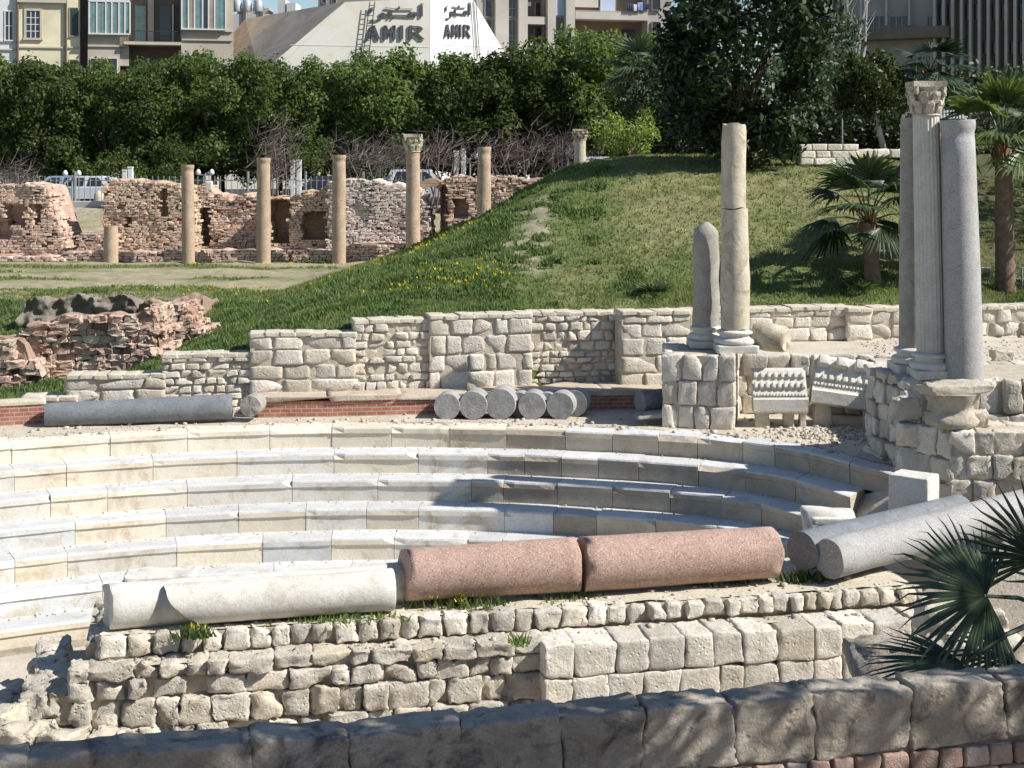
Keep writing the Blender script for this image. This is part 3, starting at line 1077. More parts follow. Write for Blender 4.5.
# ---------- right terrace and the low wall behind the carved blocks
m = MB()
m.prism([(4.3, 30.75), (7.1, 30.3), (7.2, 26.7), (15, 26.7), (15, 33.6), (6.5, 33.3), (4.3, 32.6)], (0, 0, 2.9), (1, 0, 0), (0, 1, 0), (0, 0, 1.08))
tag(m.build('earth_terrace', M['dirt']), kind='structure')
wl = thing('terrace_wall', 'low cream ashlar wall behind the two carved marble blocks', 'wall', (5.6, 30.3, ZT))
st, bk = MB(), MB()
a, c = (4.25, 30.55), (7.9, 30.15)
course_wall(st, a, c, ZT, 4.03, (.34, .46), (.3, .6), .25, .03, 5, 7, .03, .02, pit=.6)
backing(bk, a, c, ZT - .1, 3.97, .3, .05)
st.build('ashlar', M['lime_pale'], wl, smooth=True)
bk.build('mortar', M['mortar'], wl)
# block edging on the right of the terrace
ed = thing('edging_wall', 'row of big pale blocks edging the terrace at the right edge', 'wall', (8.9, 26.2, 3.4))
st = MB()
course_wall(st, (8.2, 26.3), (11.5, 26.1), 3.3, 4.15, (.38, .46), (.45, .75), .4, .04, 6, 6, .04, .02, pit=.5)
st.build('ashlar', M['lime_pale'], ed, smooth=True)


def pedestal(name, label, corners, zb, zt, ch, wd, rough, loc, cap=True, n=5, jit=.03):
    """ashlar block; corners run left to right along the faces the viewer sees, then round the back"""
    t = thing(name, label, 'pedestal', loc)
    st, bk = MB(), MB()
    for a, c in zip(corners, corners[1:]):
        course_wall(st, a, c, zb, zt, ch, wd, .3, rough, n, 7, jit, .02, pit=.6, fr=1.6)
    cx_ = sum(p[0] for p in corners[:-1]) / (len(corners) - 1)
    cy_ = sum(p[1] for p in corners[:-1]) / (len(corners) - 1)
    poly = [(cx_ + (p[0] - cx_) * .94, cy_ + (p[1] - cy_) * .94) for p in corners[:-1]]
    bk.prism(poly, (0, 0, zb - .2), (1, 0, 0), (0, 1, 0), (0, 0, zt - zb + .17))
    st.build('ashlar', M['lime_pale'], t, smooth=True)
    bk.build('core', M['mortar'], t)
    return t


PLZ = 4.23
lp = pedestal('ashlar_pedestal', 'square pedestal of pale ashlar carrying the cream column and the grey stump',
              [(2.88, 29.05), (4.2, 28.75), (4.55, 30.6), (3.1, 30.9), (2.88, 29.05)], ZT - .05, PLZ, (.42, .5), (.3, .42), .022, (3.6, 29.7, ZT))
rp = pedestal('rubble_pedestal', 'eroded rough pedestal carrying the three tall columns on the right',
              [(6.24, 26.8), (6.48, 25.05), (9.7, 24.8), (9.9, 27.4), (6.24, 26.8)], ZT - .25, 4.36, (.26, .44), (.25, .5), .04, (7.4, 25.5, ZT), jit=.09)
fp = pedestal('front_pedestal', 'lower ashlar pedestal with a pitted front corner, right of the white cube block',
              [(6.15, 24.3), (6.78, 23.5), (9.2, 23.25), (9.4, 24.4), (6.15, 24.3)], 2.2, 3.8, (.34, .5), (.26, .48), .035, (7.5, 23.9, 2.3), n=7, jit=.05)

# ---------- stage wall in front, two tiers
al = math.atan2(1.86, 9.0)
SU = Vector((math.cos(al), math.sin(al), 0))
SN = Vector((math.sin(al), -math.cos(al), 0))
SO = Vector((-4.75, 18.0, 0))


def S(u, n=0.0, z=0.0):
    p = SO + SU * u + SN * n
    return Vector((p.x, p.y, z))


Z1 = 2.40
sw = thing('stage_wall', 'long two tiered stage wall of rubble and ashlar under the fallen columns', 'wall', S(4, 0, .6))
up, lo_l, lo_r, bk, lg = MB(), MB(), MB(), MB(), MB()
# upper course of small stones
course_wall(up, S(-.15)[:2], S(6.1, .02)[:2], Z1 - .27, Z1 - .005, (.25, .28), (.2, .36), .28, .035, 6, 5, .05, .03, pit=.5, fr=1.6)
course_wall(up, S(6.1, .02)[:2], S(10.4, .04)[:2], Z1 - .24, Z1 - .02, (.2, .24), (.17, .3), .28, .03, 6, 5, .04, .03, pit=.5, fr=1.6)
# lower tier, left: rubble courses; right: dressed blocks
zl = Z1 - .27
course_wall(lo_l, S(-.45, .30)[:2], S(5.2, .36)[:2], .55, zl, (.23, .36), (.22, .52), .4, .036, 8, 6, .06, .012, pit=.8, drop=.02, fr=1.5)
course_wall(lo_r, S(5.15, .60)[:2], S(10.5, .56)[:2], .95, zl, (.385, .41), (.3, .54), .60, .02, 8, 9, .015, .006, pit=.8, fr=1.8, chip=0)
backing(bk, S(-.1, -.02)[:2], S(10.35, 0)[:2], .5, Z1 - .05, 1.7, .07)
backing(bk, S(-.4, .24)[:2], S(10.45, .34)[:2], .4, zl - .04, .5, .035)
# mortar on the ledge and on the top
for (n0, n1, z, u0, u1) in ((-1.7, -.10, Z1 - .03, -.12, 10.3), (-.04, .27, zl - .02, -.36, 10.4)):
    N = 60
    for i in range(N):
        for j in range(3):
            q = []
            for (a, c) in ((i, j), (i + 1, j), (i + 1, j + 1), (i, j + 1)):
                p = S(u0 + (u1 - u0) * a / N, n0 + (n1 - n0) * c / 3)
                q.append(Vector((p.x, p.y, z + wob(p.x, p.y, 2.5, .035))))
            lg.face(q[::-1])
up.build('upper_course', M['lime_pale'], sw, smooth=True)
lo_l.build('rubble_face', M['lime'], sw, smooth=True)
lo_r.build('dressed_face', M['lime_pale'], sw, smooth=True)
bk.build('core', M['mortar'], sw)
lg.build('mortar_ledge', M['coping'], sw, smooth=True)
# left end of the wall running back
se = thing('stage_wall_end', 'broken left end of the stage wall stepping down in big pitted stones', 'wall', S(-.5, -.3, .6))
st, bk = MB(), MB()
kw = dict(pit=.8, fr=1.7)
course_wall(st, S(-.24, -1.9)[:2], S(-.18, .0)[:2], 1.7, 2.36, (.28, .36), (.3, .45), .4, .045, 8, 6, .08, .02, **kw)
for (u_, n_, z_, u2) in ((-.98, .30, 1.86, -.40), (-1.62, .34, 1.36, -.94)):
    course_wall(st, S(u_ + .04, -1.8)[:2], S(u_, n_)[:2], .5, z_, (.26, .4), (.28, .5), .4, .05, 9, 6, .08, .015, **kw)      # end face
    course_wall(st, S(u_, n_)[:2], S(u2, n_ + .03)[:2], .5, z_, (.24, .38), (.26, .46), .5, .05, 9, 6, .08, .015, **kw)      # front face
    course_wall(st, S(u_ + .05, -.25)[:2], S(u2, -.22)[:2], z_ - .3, z_ + .02, (.28, .3), (.3, .5), .5, .05, 8, 6, .05, .02, **kw)   # its top
    backing(bk, S(u_ + .1, n_ - .12)[:2], S(u2 + .1, n_ - .12)[:2], .4, z_ - .06, 1.6, .0)
backing(bk, S(-.3, -.05)[:2], S(.2, -.05)[:2], .4, 2.28, 1.6, .1)
st.build('rubble_face', M['lime'], se, smooth=True)
bk.build('core', M['mortar'], se)


# loose boulders at the left corner
def boulder(px, py, Y, w, h, d, label, mat='lime', name='rubble_block', cat='stone block', group='loose stones at the left corner', k=5, amp=.045, rz=0, n=9, tilt=0, pit=.8):
    c = W(px, py, Y)
    mb = MB()
    u = Vector((math.cos(rz), math.sin(rz), 0))
    nn = Vector((math.sin(rz), -math.cos(rz), 0))
    e3 = Vector((0, 0, h / 2)) + u * tilt
    mb.stone((0, 0, h / 2), u * (w / 2) - Vector((0, 0, tilt * .6)), nn * (d / 2), e3, k, amp, n, 1.8, pit)
    ob = mb.build(name, M[mat], None, smooth=True)
    ob.location = (c.x, c.y, c.z - h / 2)
    return tag(ob, label, cat, group)


for (px, py, Y, w, h, label) in (
        (20, 738, 16.9, .4, .3, 'rough stone at the very bottom left of the heap'),
        (4, 722, 17.2, .36, .34, 'shaded block cut by the left edge'),
        (62, 742, 16.9, .36, .26, 'rounded pale stone low in the left heap'),
        (104, 745, 16.95, .32, .26, 'square pale stone on the ground under the corner of the stage wall')):
    boulder(px, py, Y, w, h, .45, label, rz=random.uniform(-.5, .4), tilt=random.uniform(-.05, .05))
m = MB()
for i in range(14):
    for j in range(8):
        q = [(-9 + (i + a) * .4, 16.2 + (j + c) * .4) for a, c in ((0, 0), (1, 0), (1, 1), (0, 1))]
        m.face([(x, y, .85 + .5 * sstep(-5, -7.5, x) + wob(x, y, 1.2, .16)) for x, y in q])
tag(m.build('earth_bank', M['earth'], smooth=True), kind='structure')

# ---------- nearest wall, along the path
fw = thing('foreground_wall', 'nearest wall of big worn blocks on bricks, half shaded along the bottom edge', 'wall', (0, 11.2, 3.0))
st, bb_, core = MB(), MB(), MB()
A, B = Vector((-4.6, 10.32, 0)), Vector((6.2, 12.72, 0))
u = (B - A).normalized()
nn = Vector((u.y, -u.x, 0))
s = -.2
while s < 11:
    w = random.uniform(.62, .84)
    c = A + u * (s + w / 2) - nn * .17
    st.stone((c.x, c.y, 3.9 - .235 + random.uniform(-.008, .008)), u * (w / 2 - .001), nn * .18, (0, 0, .245), 9, .022, 16, 2.4, .9, 0)
    s += w
s = 0
while s < 11:
    w = random.uniform(.19, .27)
    c = A + u * (s + w / 2) - nn * .085
    for r_ in range(2):
        bb_.stone((c.x + r_ * .09, c.y + r_ * .02, 3.32 - r_ * .17), u * (w / 2 - .012), nn * .115, (0, 0, .08), 7, .014, 5, 1.8, .5)
    s += w
backing(core, A[:2], B[:2], 2.4, 3.86, .33, .025)
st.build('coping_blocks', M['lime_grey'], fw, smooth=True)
bb_.build('brick_course', M['brick_block'], fw, smooth=True)
core.build('core', stone_mat('grey mortar', [(.3, (.2, .18, .16)), (.7, (.34, .31, .27))], 5, 0, .9, 20, .3), fw)

# ---------- crumbs of stone and gravel on the walked ground
PV, PF = [], []
gt, gf = cube_template(1)


def crumb(x, y, z, r):
    a = random.uniform(0, 6.28)
    ca, sa = math.cos(a), math.sin(a)
    b = len(PV)
    for v in gt:
        q = [v[i] * r * random.uniform(.5, 1.0) for i in range(3)]
        PV.append((x + q[0] * ca - q[1] * sa, y + q[0] * sa + q[1] * ca, z + q[2] * .7 + r * .3))
    PF.extend([[b + i for i in f] for f in gf])


for _ in range(1500):                                    # walkway
    ph = R(random.uniform(-40, 45))
    rr = r1(ph) + random.choice((random.uniform(.2, 1.0), random.uniform(1.0, 2.4)))
    p = pol(ph, rr, ZT)
    crumb(p.x, p.y, ZT - .012, random.uniform(.006, .022) if random.random() < .9 else random.uniform(.03, .06))
for _ in range(900):                                     # under the fallen columns and on the ledges
    n_ = random.choice((random.uniform(-1.6, -.1), random.uniform(-1.6, -.1), random.uniform(.02, .26)))
    p = S(random.uniform(-.1, 10.2), n_)
    crumb(p.x, p.y, (Z1 - .03 if n_ < 0 else Z1 - .29), random.uniform(.006, .022) if random.random() < .92 else random.uniform(.03, .06))
for _ in range(500):                                     # terrace
    crumb(random.uniform(7.4, 11.5), random.uniform(27, 33), 3.98, random.uniform(.01, .03))
for _ in range(420):                                     # before the carved blocks
    crumb(random.gauss(5.9, .6), random.gauss(28.4, .35), ZT - .01, random.uniform(.012, .05))
for k in range(1, 8):                                    # dirt gathered at the back of the treads
    for _ in range(110):
        ph = R(random.uniform(-38, 30))
        p = pol(ph, r1(ph) - TREAD * k + random.uniform(.45, .63), 0)
        crumb(p.x, p.y, ZT - RISE * k - .012, random.uniform(.006, .02))
tag(np_mesh('gravel', np.array(PV), np.array(PF), M['lime']), kind='stuff')

# ================================================================== COLUMNS
def base_mb(o, r, pl=True):
    mb = MB()
    z = 0
    if pl:
        mb.stone((o[0], o[1], o[2] + .06), (r * 1.5, 0, 0), (0, r * 1.5, 0), (0, 0, .07), 12, .012, 6)
        z = .12
    prof = [(r * 1.15, z)]
    for i in range(9):
        a = -PI / 2 + PI * i / 8
        prof.append((r * 1.30 + .07 * math.cos(a) * r / .28, z + .07 + .065 * math.sin(a)))
    prof += [(r * 1.16, z + .155), (r * 1.12, z + .18), (r * 1.18, z + .205)]
    for i in range(7):
        a = -PI / 2 + PI * i / 6
        prof.append((r * 1.2 + .04 * math.cos(a), z + .24 + .035 * math.sin(a)))
    prof += [(r * 1.06, z + .29)]
    mb.lathe(prof, o, seg=32, amp=.012)
    return mb, z + .29


def capital_mb(o, r, h):
    """worn corinthian capital: bell, two rows of leaves, corner volutes, abacus"""
    mb = MB()
    o = Vector(o)
    mb.lathe([(r * 1.02, 0), (r * 1.12, h * .04), (r * 1.0, h * .1), (r * 1.06, h * .45), (r * 1.22, h * .72), (r * 1.42, h * .84)], o, seg=24, amp=.02, fr=5)
    for row, (n, zz, hh, out, ww) in enumerate(((8, .24, .17, 1.10, .30), (8, .50, .17, 1.22, .30))):
        for i in range(n):
            a = 2 * PI * (i + row * .5) / n
            d = Vector((math.cos(a), math.sin(a), 0))
            t = Vector((-d.y, d.x, 0))
            c = o + d * (r * out) + Vector((0, 0, h * zz))
            mb.stone(c, t * (r * ww), d * (r * .16) + Vector((0, 0, .02)), Vector((0, 0, h * hh)) + d * r * .14, 3, .02, 5, 2)
            mb.stone(c + Vector((0, 0, h * .14)) + d * r * .16, t * (r * .22), d * (r * .14), Vector((0, 0, h * .06)), 2.6, .014, 4, 2)
    for i in range(4):
        a = PI / 4 + PI / 2 * i
        d = Vector((math.cos(a), math.sin(a), 0))
        t = Vector((-d.y, d.x, 0))
        mb.stone(o + d * r * 1.46 + Vector((0, 0, h * .74)), t * r * .2, d * r * .24, Vector((0, 0, h * .12)), 2.5, .02, 5, 2)
    # abacus with hollow sides
    pts = []
    for i in range(4):
        a0, a1 = PI / 4 + PI / 2 * i, PI / 4 + PI / 2 * (i + 1)
        c0 = Vector((math.cos(a0), math.sin(a0))) * r * 1.82
        c1 = Vector((math.cos(a1), math.sin(a1))) * r * 1.82
        mid = (c0 + c1) / 2
        for k in range(6):
            t = k / 6
            p = c0.lerp(c1, t)
            p = p - mid.normalized() * (r * .2 * math.sin(PI * t))
            pts.append((p.x, p.y))
    mb.prism(pts, o + Vector((0, 0, h * .84)), (1, 0, 0), (0, 1, 0), (0, 0, h * .16))
    return mb


def shaft_mb(o, rb, rt, h, axis=(0, 0, 1), seg=36, amp=.008, flute=None, top='flat', endamp=.02, fr=2.0, steps=14):
    mb = MB()
    prof = [(rb, 0)]
    for i in range(1, steps):
        t = i / steps
        prof.append((rb + (rt - rb) * t + rb * .025 * math.sin(PI * t), h * t))
    if top == 'ring':
        prof += [(rt, h * .93), (rt * 1.0, h * .955), (rt * 1.07, h * .965), (rt * 1.10, h * .985), (rt * 1.08, h)]
    else:
        prof += [(rt, h)]
    mb.lathe(prof, o, axis, seg, amp, fr, flute, endamp=endamp)
    return mb


def lean(px, py0, py1, dx, Y):
    """axis whose top stands dx pixels beside the foot"""
    return Vector((dx * Y / F, 0, (py0 - py1) * Y / F))


# --- on the left pedestal
Y = 29.55
o = W(735, 350, Y); o.z = PLZ
t = thing('cream_column', 'cream column shaft cracked near mid height on a moulded base, beside the pointed grey stump', 'column', o)
mb, hb = base_mb(o, .27)
mb.build('base', M['white_marble'], t, smooth=True)
top = ZY(125, Y)
zc = ZY(208, Y)
s1 = shaft_mb(o + Vector((0, 0, hb)), .275, .258, zc - PLZ - hb - .02, amp=.024, endamp=.05, fr=1.8)
s1.build('lower_shaft', M['column_cream'], t, smooth=True)
s2 = shaft_mb((o.x - .022, o.y, zc + .015), .246, .222, top - zc - .015, amp=.024, endamp=.06, fr=1.8)
s2.build('upper_shaft', M['column_cream'], t, smooth=True)
Y = 30.2
o = W(706, 340, Y); o.z = PLZ
t = thing('column_stump', 'broken grey column stump with a pointed top standing behind the cream column', 'column', o)
mb, hb = base_mb(o, .235)
mb.build('base', M['white_marble'], t, smooth=True)
h = ZY(222, Y) - PLZ - hb
mb = MB()
prof = [(.265, 0)] + [(.265 - .012 * i / 10, h * .88 * i / 10) for i in range(1, 11)] + [(.236, h * .91), (.17, h * .955), (.05, h)]
mb.lathe(prof, o + Vector((0, 0, hb)), seg=32, amp=.022)
mb.build('shaft', M['stump'], t, smooth=True)
# fallen drum beside them
mb = MB()
mb.lathe([(.2, 0), (.25, .03), (.26, .3), (.27, .62), (.22, .68)], W(753, 335, 29.6), (.85, -.45, -.12), 20, .05, endamp=.05)
o = mb.build('fallen_drum', M['column_cream'], None, smooth=True)
tag(o, 'short mossy drum lying on the pedestal right of the cream column', 'column drum')

# --- on the right pedestal
PZ = 4.36
Y = 25.35
o = W(931, 378, Y); o.z = PZ
t = thing('fluted_column', 'fluted white marble column with a carved capital, middle of the three tall columns', 'column', o)
mb, hb = base_mb(o, .23)
mb.build('base', M['white_marble'], t, smooth=True)
ztop = ZY(116, Y)
ax = Vector(((926 - 931) * Y / F, 0, ztop - PZ - hb))
shaft_mb(o + Vector((0, 0, hb)), .235, .215, ax.length, ax, 120, .006, flute=(20, .018), endamp=.01).build('shaft', M['fluted'], t, smooth=True)
ct = o + Vector((0, 0, hb)) + ax
capital_mb(ct - Vector((0, 0, .01)), .215, ZY(81, Y) - ct.z).build('capital', M['capital'], t)
Y = 25.1
o = W(964.5, 384, Y); o.z = PZ - .06
t = thing('grey_column', 'smooth grey granite column without capital, rightmost of the three tall columns', 'column', o)
ax = Vector(((957.5 - 964.5) * Y / F, 0, ZY(120, Y) - o.z))
shaft_mb(o, .315, .265, ax.length, ax, 48, .006, top='ring', endamp=.012).build('shaft', M['grey_granite'], t, smooth=True)
Y = 26.0
o = W(914, 370, Y); o.z = PZ
t = thing('shaded_column', 'dark shaded granite column, hidden behind the left side of the fluted column', 'column', o)
mb, hb = base_mb(o, .25)
mb.build('base', M['white_marble'], t, smooth=True)
shaft_mb(o + Vector((0, 0, hb)), .25, .225, ZY(118, Y) - PZ - hb, amp=.008, endamp=.012).build('shaft', M['stump'], t, smooth=True)
# upturned base in front of the grey column
mb = MB()
o = W(952, 428, 23.9); o.z = 3.78
mb.stone(o + Vector((0, 0, .62)), (.5, .06, 0), (-.05, .34, 0), (.02, 0, .085), 8, .05, 9, 2, .6)
mb.lathe([(.3, 0), (.40, .05), (.42, .13), (.36, .2), (.30, .27), (.33, .36), (.40, .45), (.43, .56)], o, seg=28, amp=.07, fr=4)
tag(mb.build('eroded_capital', M['capital'], None, smooth=True), 'eroded upturned capital on the corner below the grey column', 'capital')
for (px, py, Y, s, lab) in ((1002, 358, 29, .3, 'pale jagged stone lying on the terrace right of the grey column'), (975, 419, 24.0, .28, 'rounded lump of stone beside the eroded capital'),
                            (905, 408, 24.3, .34, 'rough stone between the two right pedestals')):
    boulder(px, py, Y, s * 1.3, s, s, lab, 'lime_pale', 'rough_stone', 'stone', None)

# --- fallen columns on the stage wall
def fallen(name, label, cat, pa, pb, r0, r1_, mat, group=None, amp=.012, endamp=.05, seg=36, steps=16, fr=1.6, slant=0.0):
    pa, pb = Vector(pa), Vector(pb)
    mb = MB()
    L = (pb - pa).length
    prof = [(r0 * .98, 0), (r0, .015)] + [(r0 + (r1_ - r0) * i / steps, L * i / steps) for i in range(1, steps)] + [(r1_, L - .015), (r1_ * .98, L)]
    mb.lathe(prof, pa, pb - pa, seg, amp, fr, endamp=endamp)
    if slant:                                                   # the left end is broken off aslant, facing the viewer's side
        ax_ = (pb - pa).normalized()
        fr_n = Vector((ax_.y, -ax_.x, 0)).normalized()
        for i, p in enumerate(mb.v):
            p = Vector(p)
            h_ = (p - pa).dot(ax_)
            if h_ < .12:
                mb.v[i] = tuple(p + ax_ * (slant * ((p - pa).dot(fr_n) + r0)))
    o = mb.build(name, M[mat], None, smooth=True)
    return tag(o, label, cat, group)


def onwall(px, pyb, r, dz=0.0):
    """centre of a cylinder whose lowest visible line passes (px, pyb) while it lies on the wall top"""
    p = G(px, pyb, Z1 + dz)
    return p + Vector((0, .05, r))


g = 'fallen column shafts on the stage wall'
fallen('fallen_column', 'white marble shaft with a flat end, behind the pointed white fragment', 'fallen column', W(104, 607, 18.35), W(402, 583, 19.5), .275, .26, 'white_marble', g, endamp=.05, slant=.16)
# front white shaft: left end broken to a point
mb = MB()
pa, pb = onwall(172, 626, .245), onwall(393, 610.5, .25)
d = (pb - pa).normalized()
L = (pb - pa).length
vs = []
mb.lathe([(.245, .0), (.247, .05)] + [(.25, L * i / 14) for i in range(1, 14)] + [(.255, L - .02), (.245, L)], pa, d, 36, .01, 1.6)
seg = 36
for i, p in enumerate(mb.v):                                      # the break slants: high side reaches further left
    p = Vector(p)
    s = (p - pa).dot(d)
    if s < .35:
        up_ = (p.z - pa.z) / .25
        q = p + d * ((1 - s / .35) * (-.02 + .30 * (0.2 - up_) * (1 if up_ < .2 else .35) + .05 * noise.noise(p * 6)))
        mb.v[i] = tuple(q)
tag(mb.build('fallen_column', M['white_marble'], None, smooth=True), 'white marble fragment with a pointed broken left end, nearest the viewer', 'fallen column', g)
# pink granite: two pieces with a ragged crack
pa, pb = onwall(402, 604, .355), onwall(577, 592.5, .355)
fallen('fallen_column', 'left half of the broken pink granite shaft, touching the white column', 'fallen column', pa, pb - Vector((.01, .002, 0)), .325, .345, 'pink', g, .008, .06, 40, slant=.1)
pa2, pb2 = onwall(581, 592.8, .36), onwall(774, 579, .35)
fallen('fallen_column', 'right half of the broken pink granite shaft, ending before the grey columns', 'fallen column', pa2 + Vector((.01, .002, 0)), pb2, .352, .335, 'pink', g, .008, .06, 40)
# two grey shafts running back
fallen('fallen_column', 'grey granite shaft with a sunlit side and round shaded end, right of the pink column', 'fallen column', W(829, 559, 20.2), W(1030, 506, 22.9), .262, .27, 'grey_granite', g, .008, .02)
fallen('fallen_column', 'dark shaded grey shaft lying behind the sunlit grey one', 'fallen column', W(802, 551, 20.5), W(960, 512, 22.9), .265, .26, 'dark_granite', g, .008, .02)  # dark material puts the shade on this grey shaft into its colour

# --- dark column and drums on the walkway
fallen('dark_fallen_column', 'long dark grey granite shaft lying along the walkway at the left', 'fallen column', W(46, 415.5, 29.15), W(232, 406.5, 29.65), .235, .245, 'dark_granite', None, .006, .015)
p = W(250, 406.5, 29.5)
fallen('column_drum', 'small round drum end standing beside the right end of the dark column', 'column drum', p, p + Vector((.05, .45, 0)), .205, .205, 'stump', None, .008, .03, 28)
dr = 'grey column drums lying in a row on the walkway'
for (px, py, r, ln, dx, lab) in ((447, 404.5, .25, .5, .03, 'leftmost grey drum of the row before the brick ledge'), (473, 402.5, .27, .6, .06, 'second drum of the row, tilted slightly to the right'),
                                 (500, 402.5, .30, .55, .08, 'widest drum of the row, third from the left'), (532, 403.5, .265, .5, .07, 'fourth drum of the row with a pitted round face'),
                                 (560, 403, .265, .6, .14, 'fifth drum of the row with the brightest round face'), (574, 401, .26, .45, .12, 'rightmost drum of the row, partly behind the fifth'),
                                 (519, 398, .24, .5, .1, 'drum lying behind the gap of the third and fourth drums'), (546, 398.5, .24, .5, .1, 'drum lying behind the gap of the fourth and fifth drums')):
    Yd = 29.85 if py > 400 and px != 574 else 30.15
    r *= 1.03
    p = W(px, py, Yd); p.z = ZT + r - .02
    fallen('column_drum', lab, 'column drum', p, p + Vector((dx, ln, 0)), r, r * .98, 'drum', dr, .010, .006, 32)
fallen('dark_drum', 'dark smooth drum half hidden behind the left pedestal', 'column drum', W(640, 402, 29.6), W(672, 399, 29.9), .22, .22, 'dark_granite', None, .006, .02, 24)
mb = MB()
p = W(655, 414, 29.3)
mb.stone(p, (.36, .02, .03), (0, .2, 0), (0, 0, .05), 9, .02, 6)
tag(mb.build('stone_slab', M['stump'], None, smooth=True), 'thin grey slab lying before the dark drum', 'stone slab')


# --- carved cornice blocks leaning on the terrace wall
def cornice(name, label, o, wdt, h, rz, tilt, rows, sups, taper=0.0):
    t = thing(name, label, 'carved block', o)
    Mz = Matrix.Rotation(rz, 3, 'Z')
    Mt = Mz @ Matrix.Rotation(tilt, 3, 'Y')

    def tr(x, y, z):
        return Vector(o) + Mt @ Vector((x, y, z))
    bd, dn = MB(), MB()
    # profile in y (away) and z; front band then a slope with teeth
    prof = [(0, .02), (.04, 0), (.5, .0), (.62, .1), (.62, h), (.5, h + .02), (.40, h - .02), (.06, .30), (-.02, .27), (-.03, .05)]
    a = [tr(-wdt / 2, y, z + (taper if y < .3 and z < .1 else 0)) for y, z in prof]
    c = [tr(wdt / 2, y, z) for y, z in prof]
    n = len(prof)
    bd.add(a + c, [tuple(range(n - 1, -1, -1)), tuple(range(n, 2 * n))] + [(i, (i + 1) % n, (i + 1) % n + n, i + n) for i in range(n)])
    sl = Vector((0, .34, h - .32)).normalized()
    up_ = Vector((0, -sl.z, sl.y))
    for (f, nt_, tw, th, dep, kk) in rows:
        for i in range(nt_):
            x = -wdt / 2 + wdt * (i + .5) / nt_
            c0 = Vector((x, .06 + .34 * f, .30 + (h - .32) * f))
            ex, ey, ez = Vector((wdt / nt_ * tw / 2, 0, 0)), up_ * dep, sl * (th / 2)
            dn.stone(Vector(o) + Mt @ (c0 + up_ * dep * .5), Mt @ ex, Mt @ ey, Mt @ ez, kk, .008, 4)
    bd.build('body', M['white_marble'], t)
    dn.build('dentils', M['white_marble'], t, smooth=True)
    for (x, y, w_, d_, zb) in sups:
        sp = MB()
        pt = Vector(o) + Mz @ Vector((x, y, 0))
        topz = o[2] + .03 - math.sin(tilt) * x
        sp.stone((pt.x, pt.y, (topz + zb) / 2), Mz @ Vector((w_ / 2, 0, 0)), Mz @ Vector((0, d_ / 2, 0)), (0, 0, (topz - zb) / 2), 8, .018, 5)
        sp.build('support_block', M['lime_pale'], t, smooth=True)
    return t


o = W(781, 411, 28.9)
cornice('cornice_block', 'small carved cornice block with two rows of dentils, against the left pedestal', (o.x, o.y, ZT + .27), 1.02, .78, R(-5), R(-1), [(.42, 9, .55, .13, .05, 5), (.80, 8, .5, .11, .04, 5), (.08, 17, .6, .06, .025, 6)],
        [(-.34, .25, .26, .4, ZT - .02), (.16, .3, .2, .3, ZT - .02), (.43, .3, .12, .3, ZT - .02)])
o = W(856, 402, 28.9)
cornice('cornice_block', 'big tilted carved cornice block with large dentils, against the terrace wall', (o.x + .02, o.y, ZT + .34), 1.75, .86, R(-7), R(7), [(.85, 5, .62, .2, .12, 5), (.36, 13, .6, .10, .05, 6), (.14, 26, .6, .05, .025, 6)],
        [(-.62, .35, .34, .4, ZT - .03), (.3, .4, .3, .3, ZT - .03)])
# --- white blocks at the ends of the rows
mb = MB()
c = W(914, 497, 22.9)
u = Vector((.80, -.6, 0))
nn = Vector((-.6, -.8, 0))
mb.stone((c.x, c.y, 2.66), u * .31, nn * .25, (0, 0, .60), 14, .012, 8, 1.5, .3)
tag(mb.build('cube_block', M['white_marble'], None, smooth=False), 'upright white square block standing before the front pedestal', 'stone block')
t = thing('moulded_block', 'small white moulded marble block behind the dark fallen shaft', 'stone block', W(829, 520, 22))
mb = MB()
c = W(831, 519, 22.0)
mb.stone(c + Vector((0, .1, -.12)), (.36, 0, 0), (0, .25, 0), (0, 0, .22), 9, .03, 7)
mb.build('body', M['white_marble'], t, smooth=True)
mb = MB()
mb.stone(c + Vector((-.02, -.18, .02)), (.30, 0, 0), (0, .06, 0), (0, 0, .05), 4, .012, 5)
mb.build('moulding', M['white_marble'], t, smooth=True)
boulder(862, 543, 22.2, .5, .22, .4, 'flat white slab in shade right of the moulded block', 'white_marble', 'stone_slab', 'stone slab', None, 8, .03)
boulder(896, 668, 16.4, .98, .5, .7, 'low grey block in the palm shade before the stage wall', 'lime_grey', 'shaded_block', 'stone block', None, 7, .05, n=10)
boulder(960, 618, 17.6, .95, .34, .5, 'pale rounded block behind the near palm leaves', 'lime_pale', 'pale_block', 'stone block', None, 6, .05, n=10)
boulder(985, 655, 17.0, .8, .4, .5, 'pale stone block low at the right, under the palm', 'lime_pale', 'pale_block', 'stone block', None, 6, .05, n=10)
boulder(160, 577, 21.6, 1.0, .14, .5, 'broken marble slab on the sixth tier behind the white column', 'white_marble', 'marble_slab', 'stone slab', None, 8, .04, n=10, rz=.2)


# --- small plants along the fallen columns
def tuft(name, label, base, n, hgt, spread, mat, flowers=0, fl_mat='yellow'):
    t = thing(name, label, 'plant', base, 0, 'weeds along the fallen columns')
    P, H = [], []
    for _ in range(n):
        P.append((random.gauss(0, spread), random.gauss(0, spread * .35), 0)); H.append(hgt * random.uniform(.5, 1.2))
    lv = blades('leaves', P, H, .016, M[mat], 4, .7)
    lv.parent = t
    if flowers:
        fp = []
        for _ in range(flowers):
            fp.append((random.gauss(0, spread * .8), random.gauss(0, spread * .3), hgt * random.uniform(.9, 1.7)))
        f = blades('flowers', fp, [.02] * flowers, .010, M['yellow'], 4, 1.2)
        f.parent = t
    return t


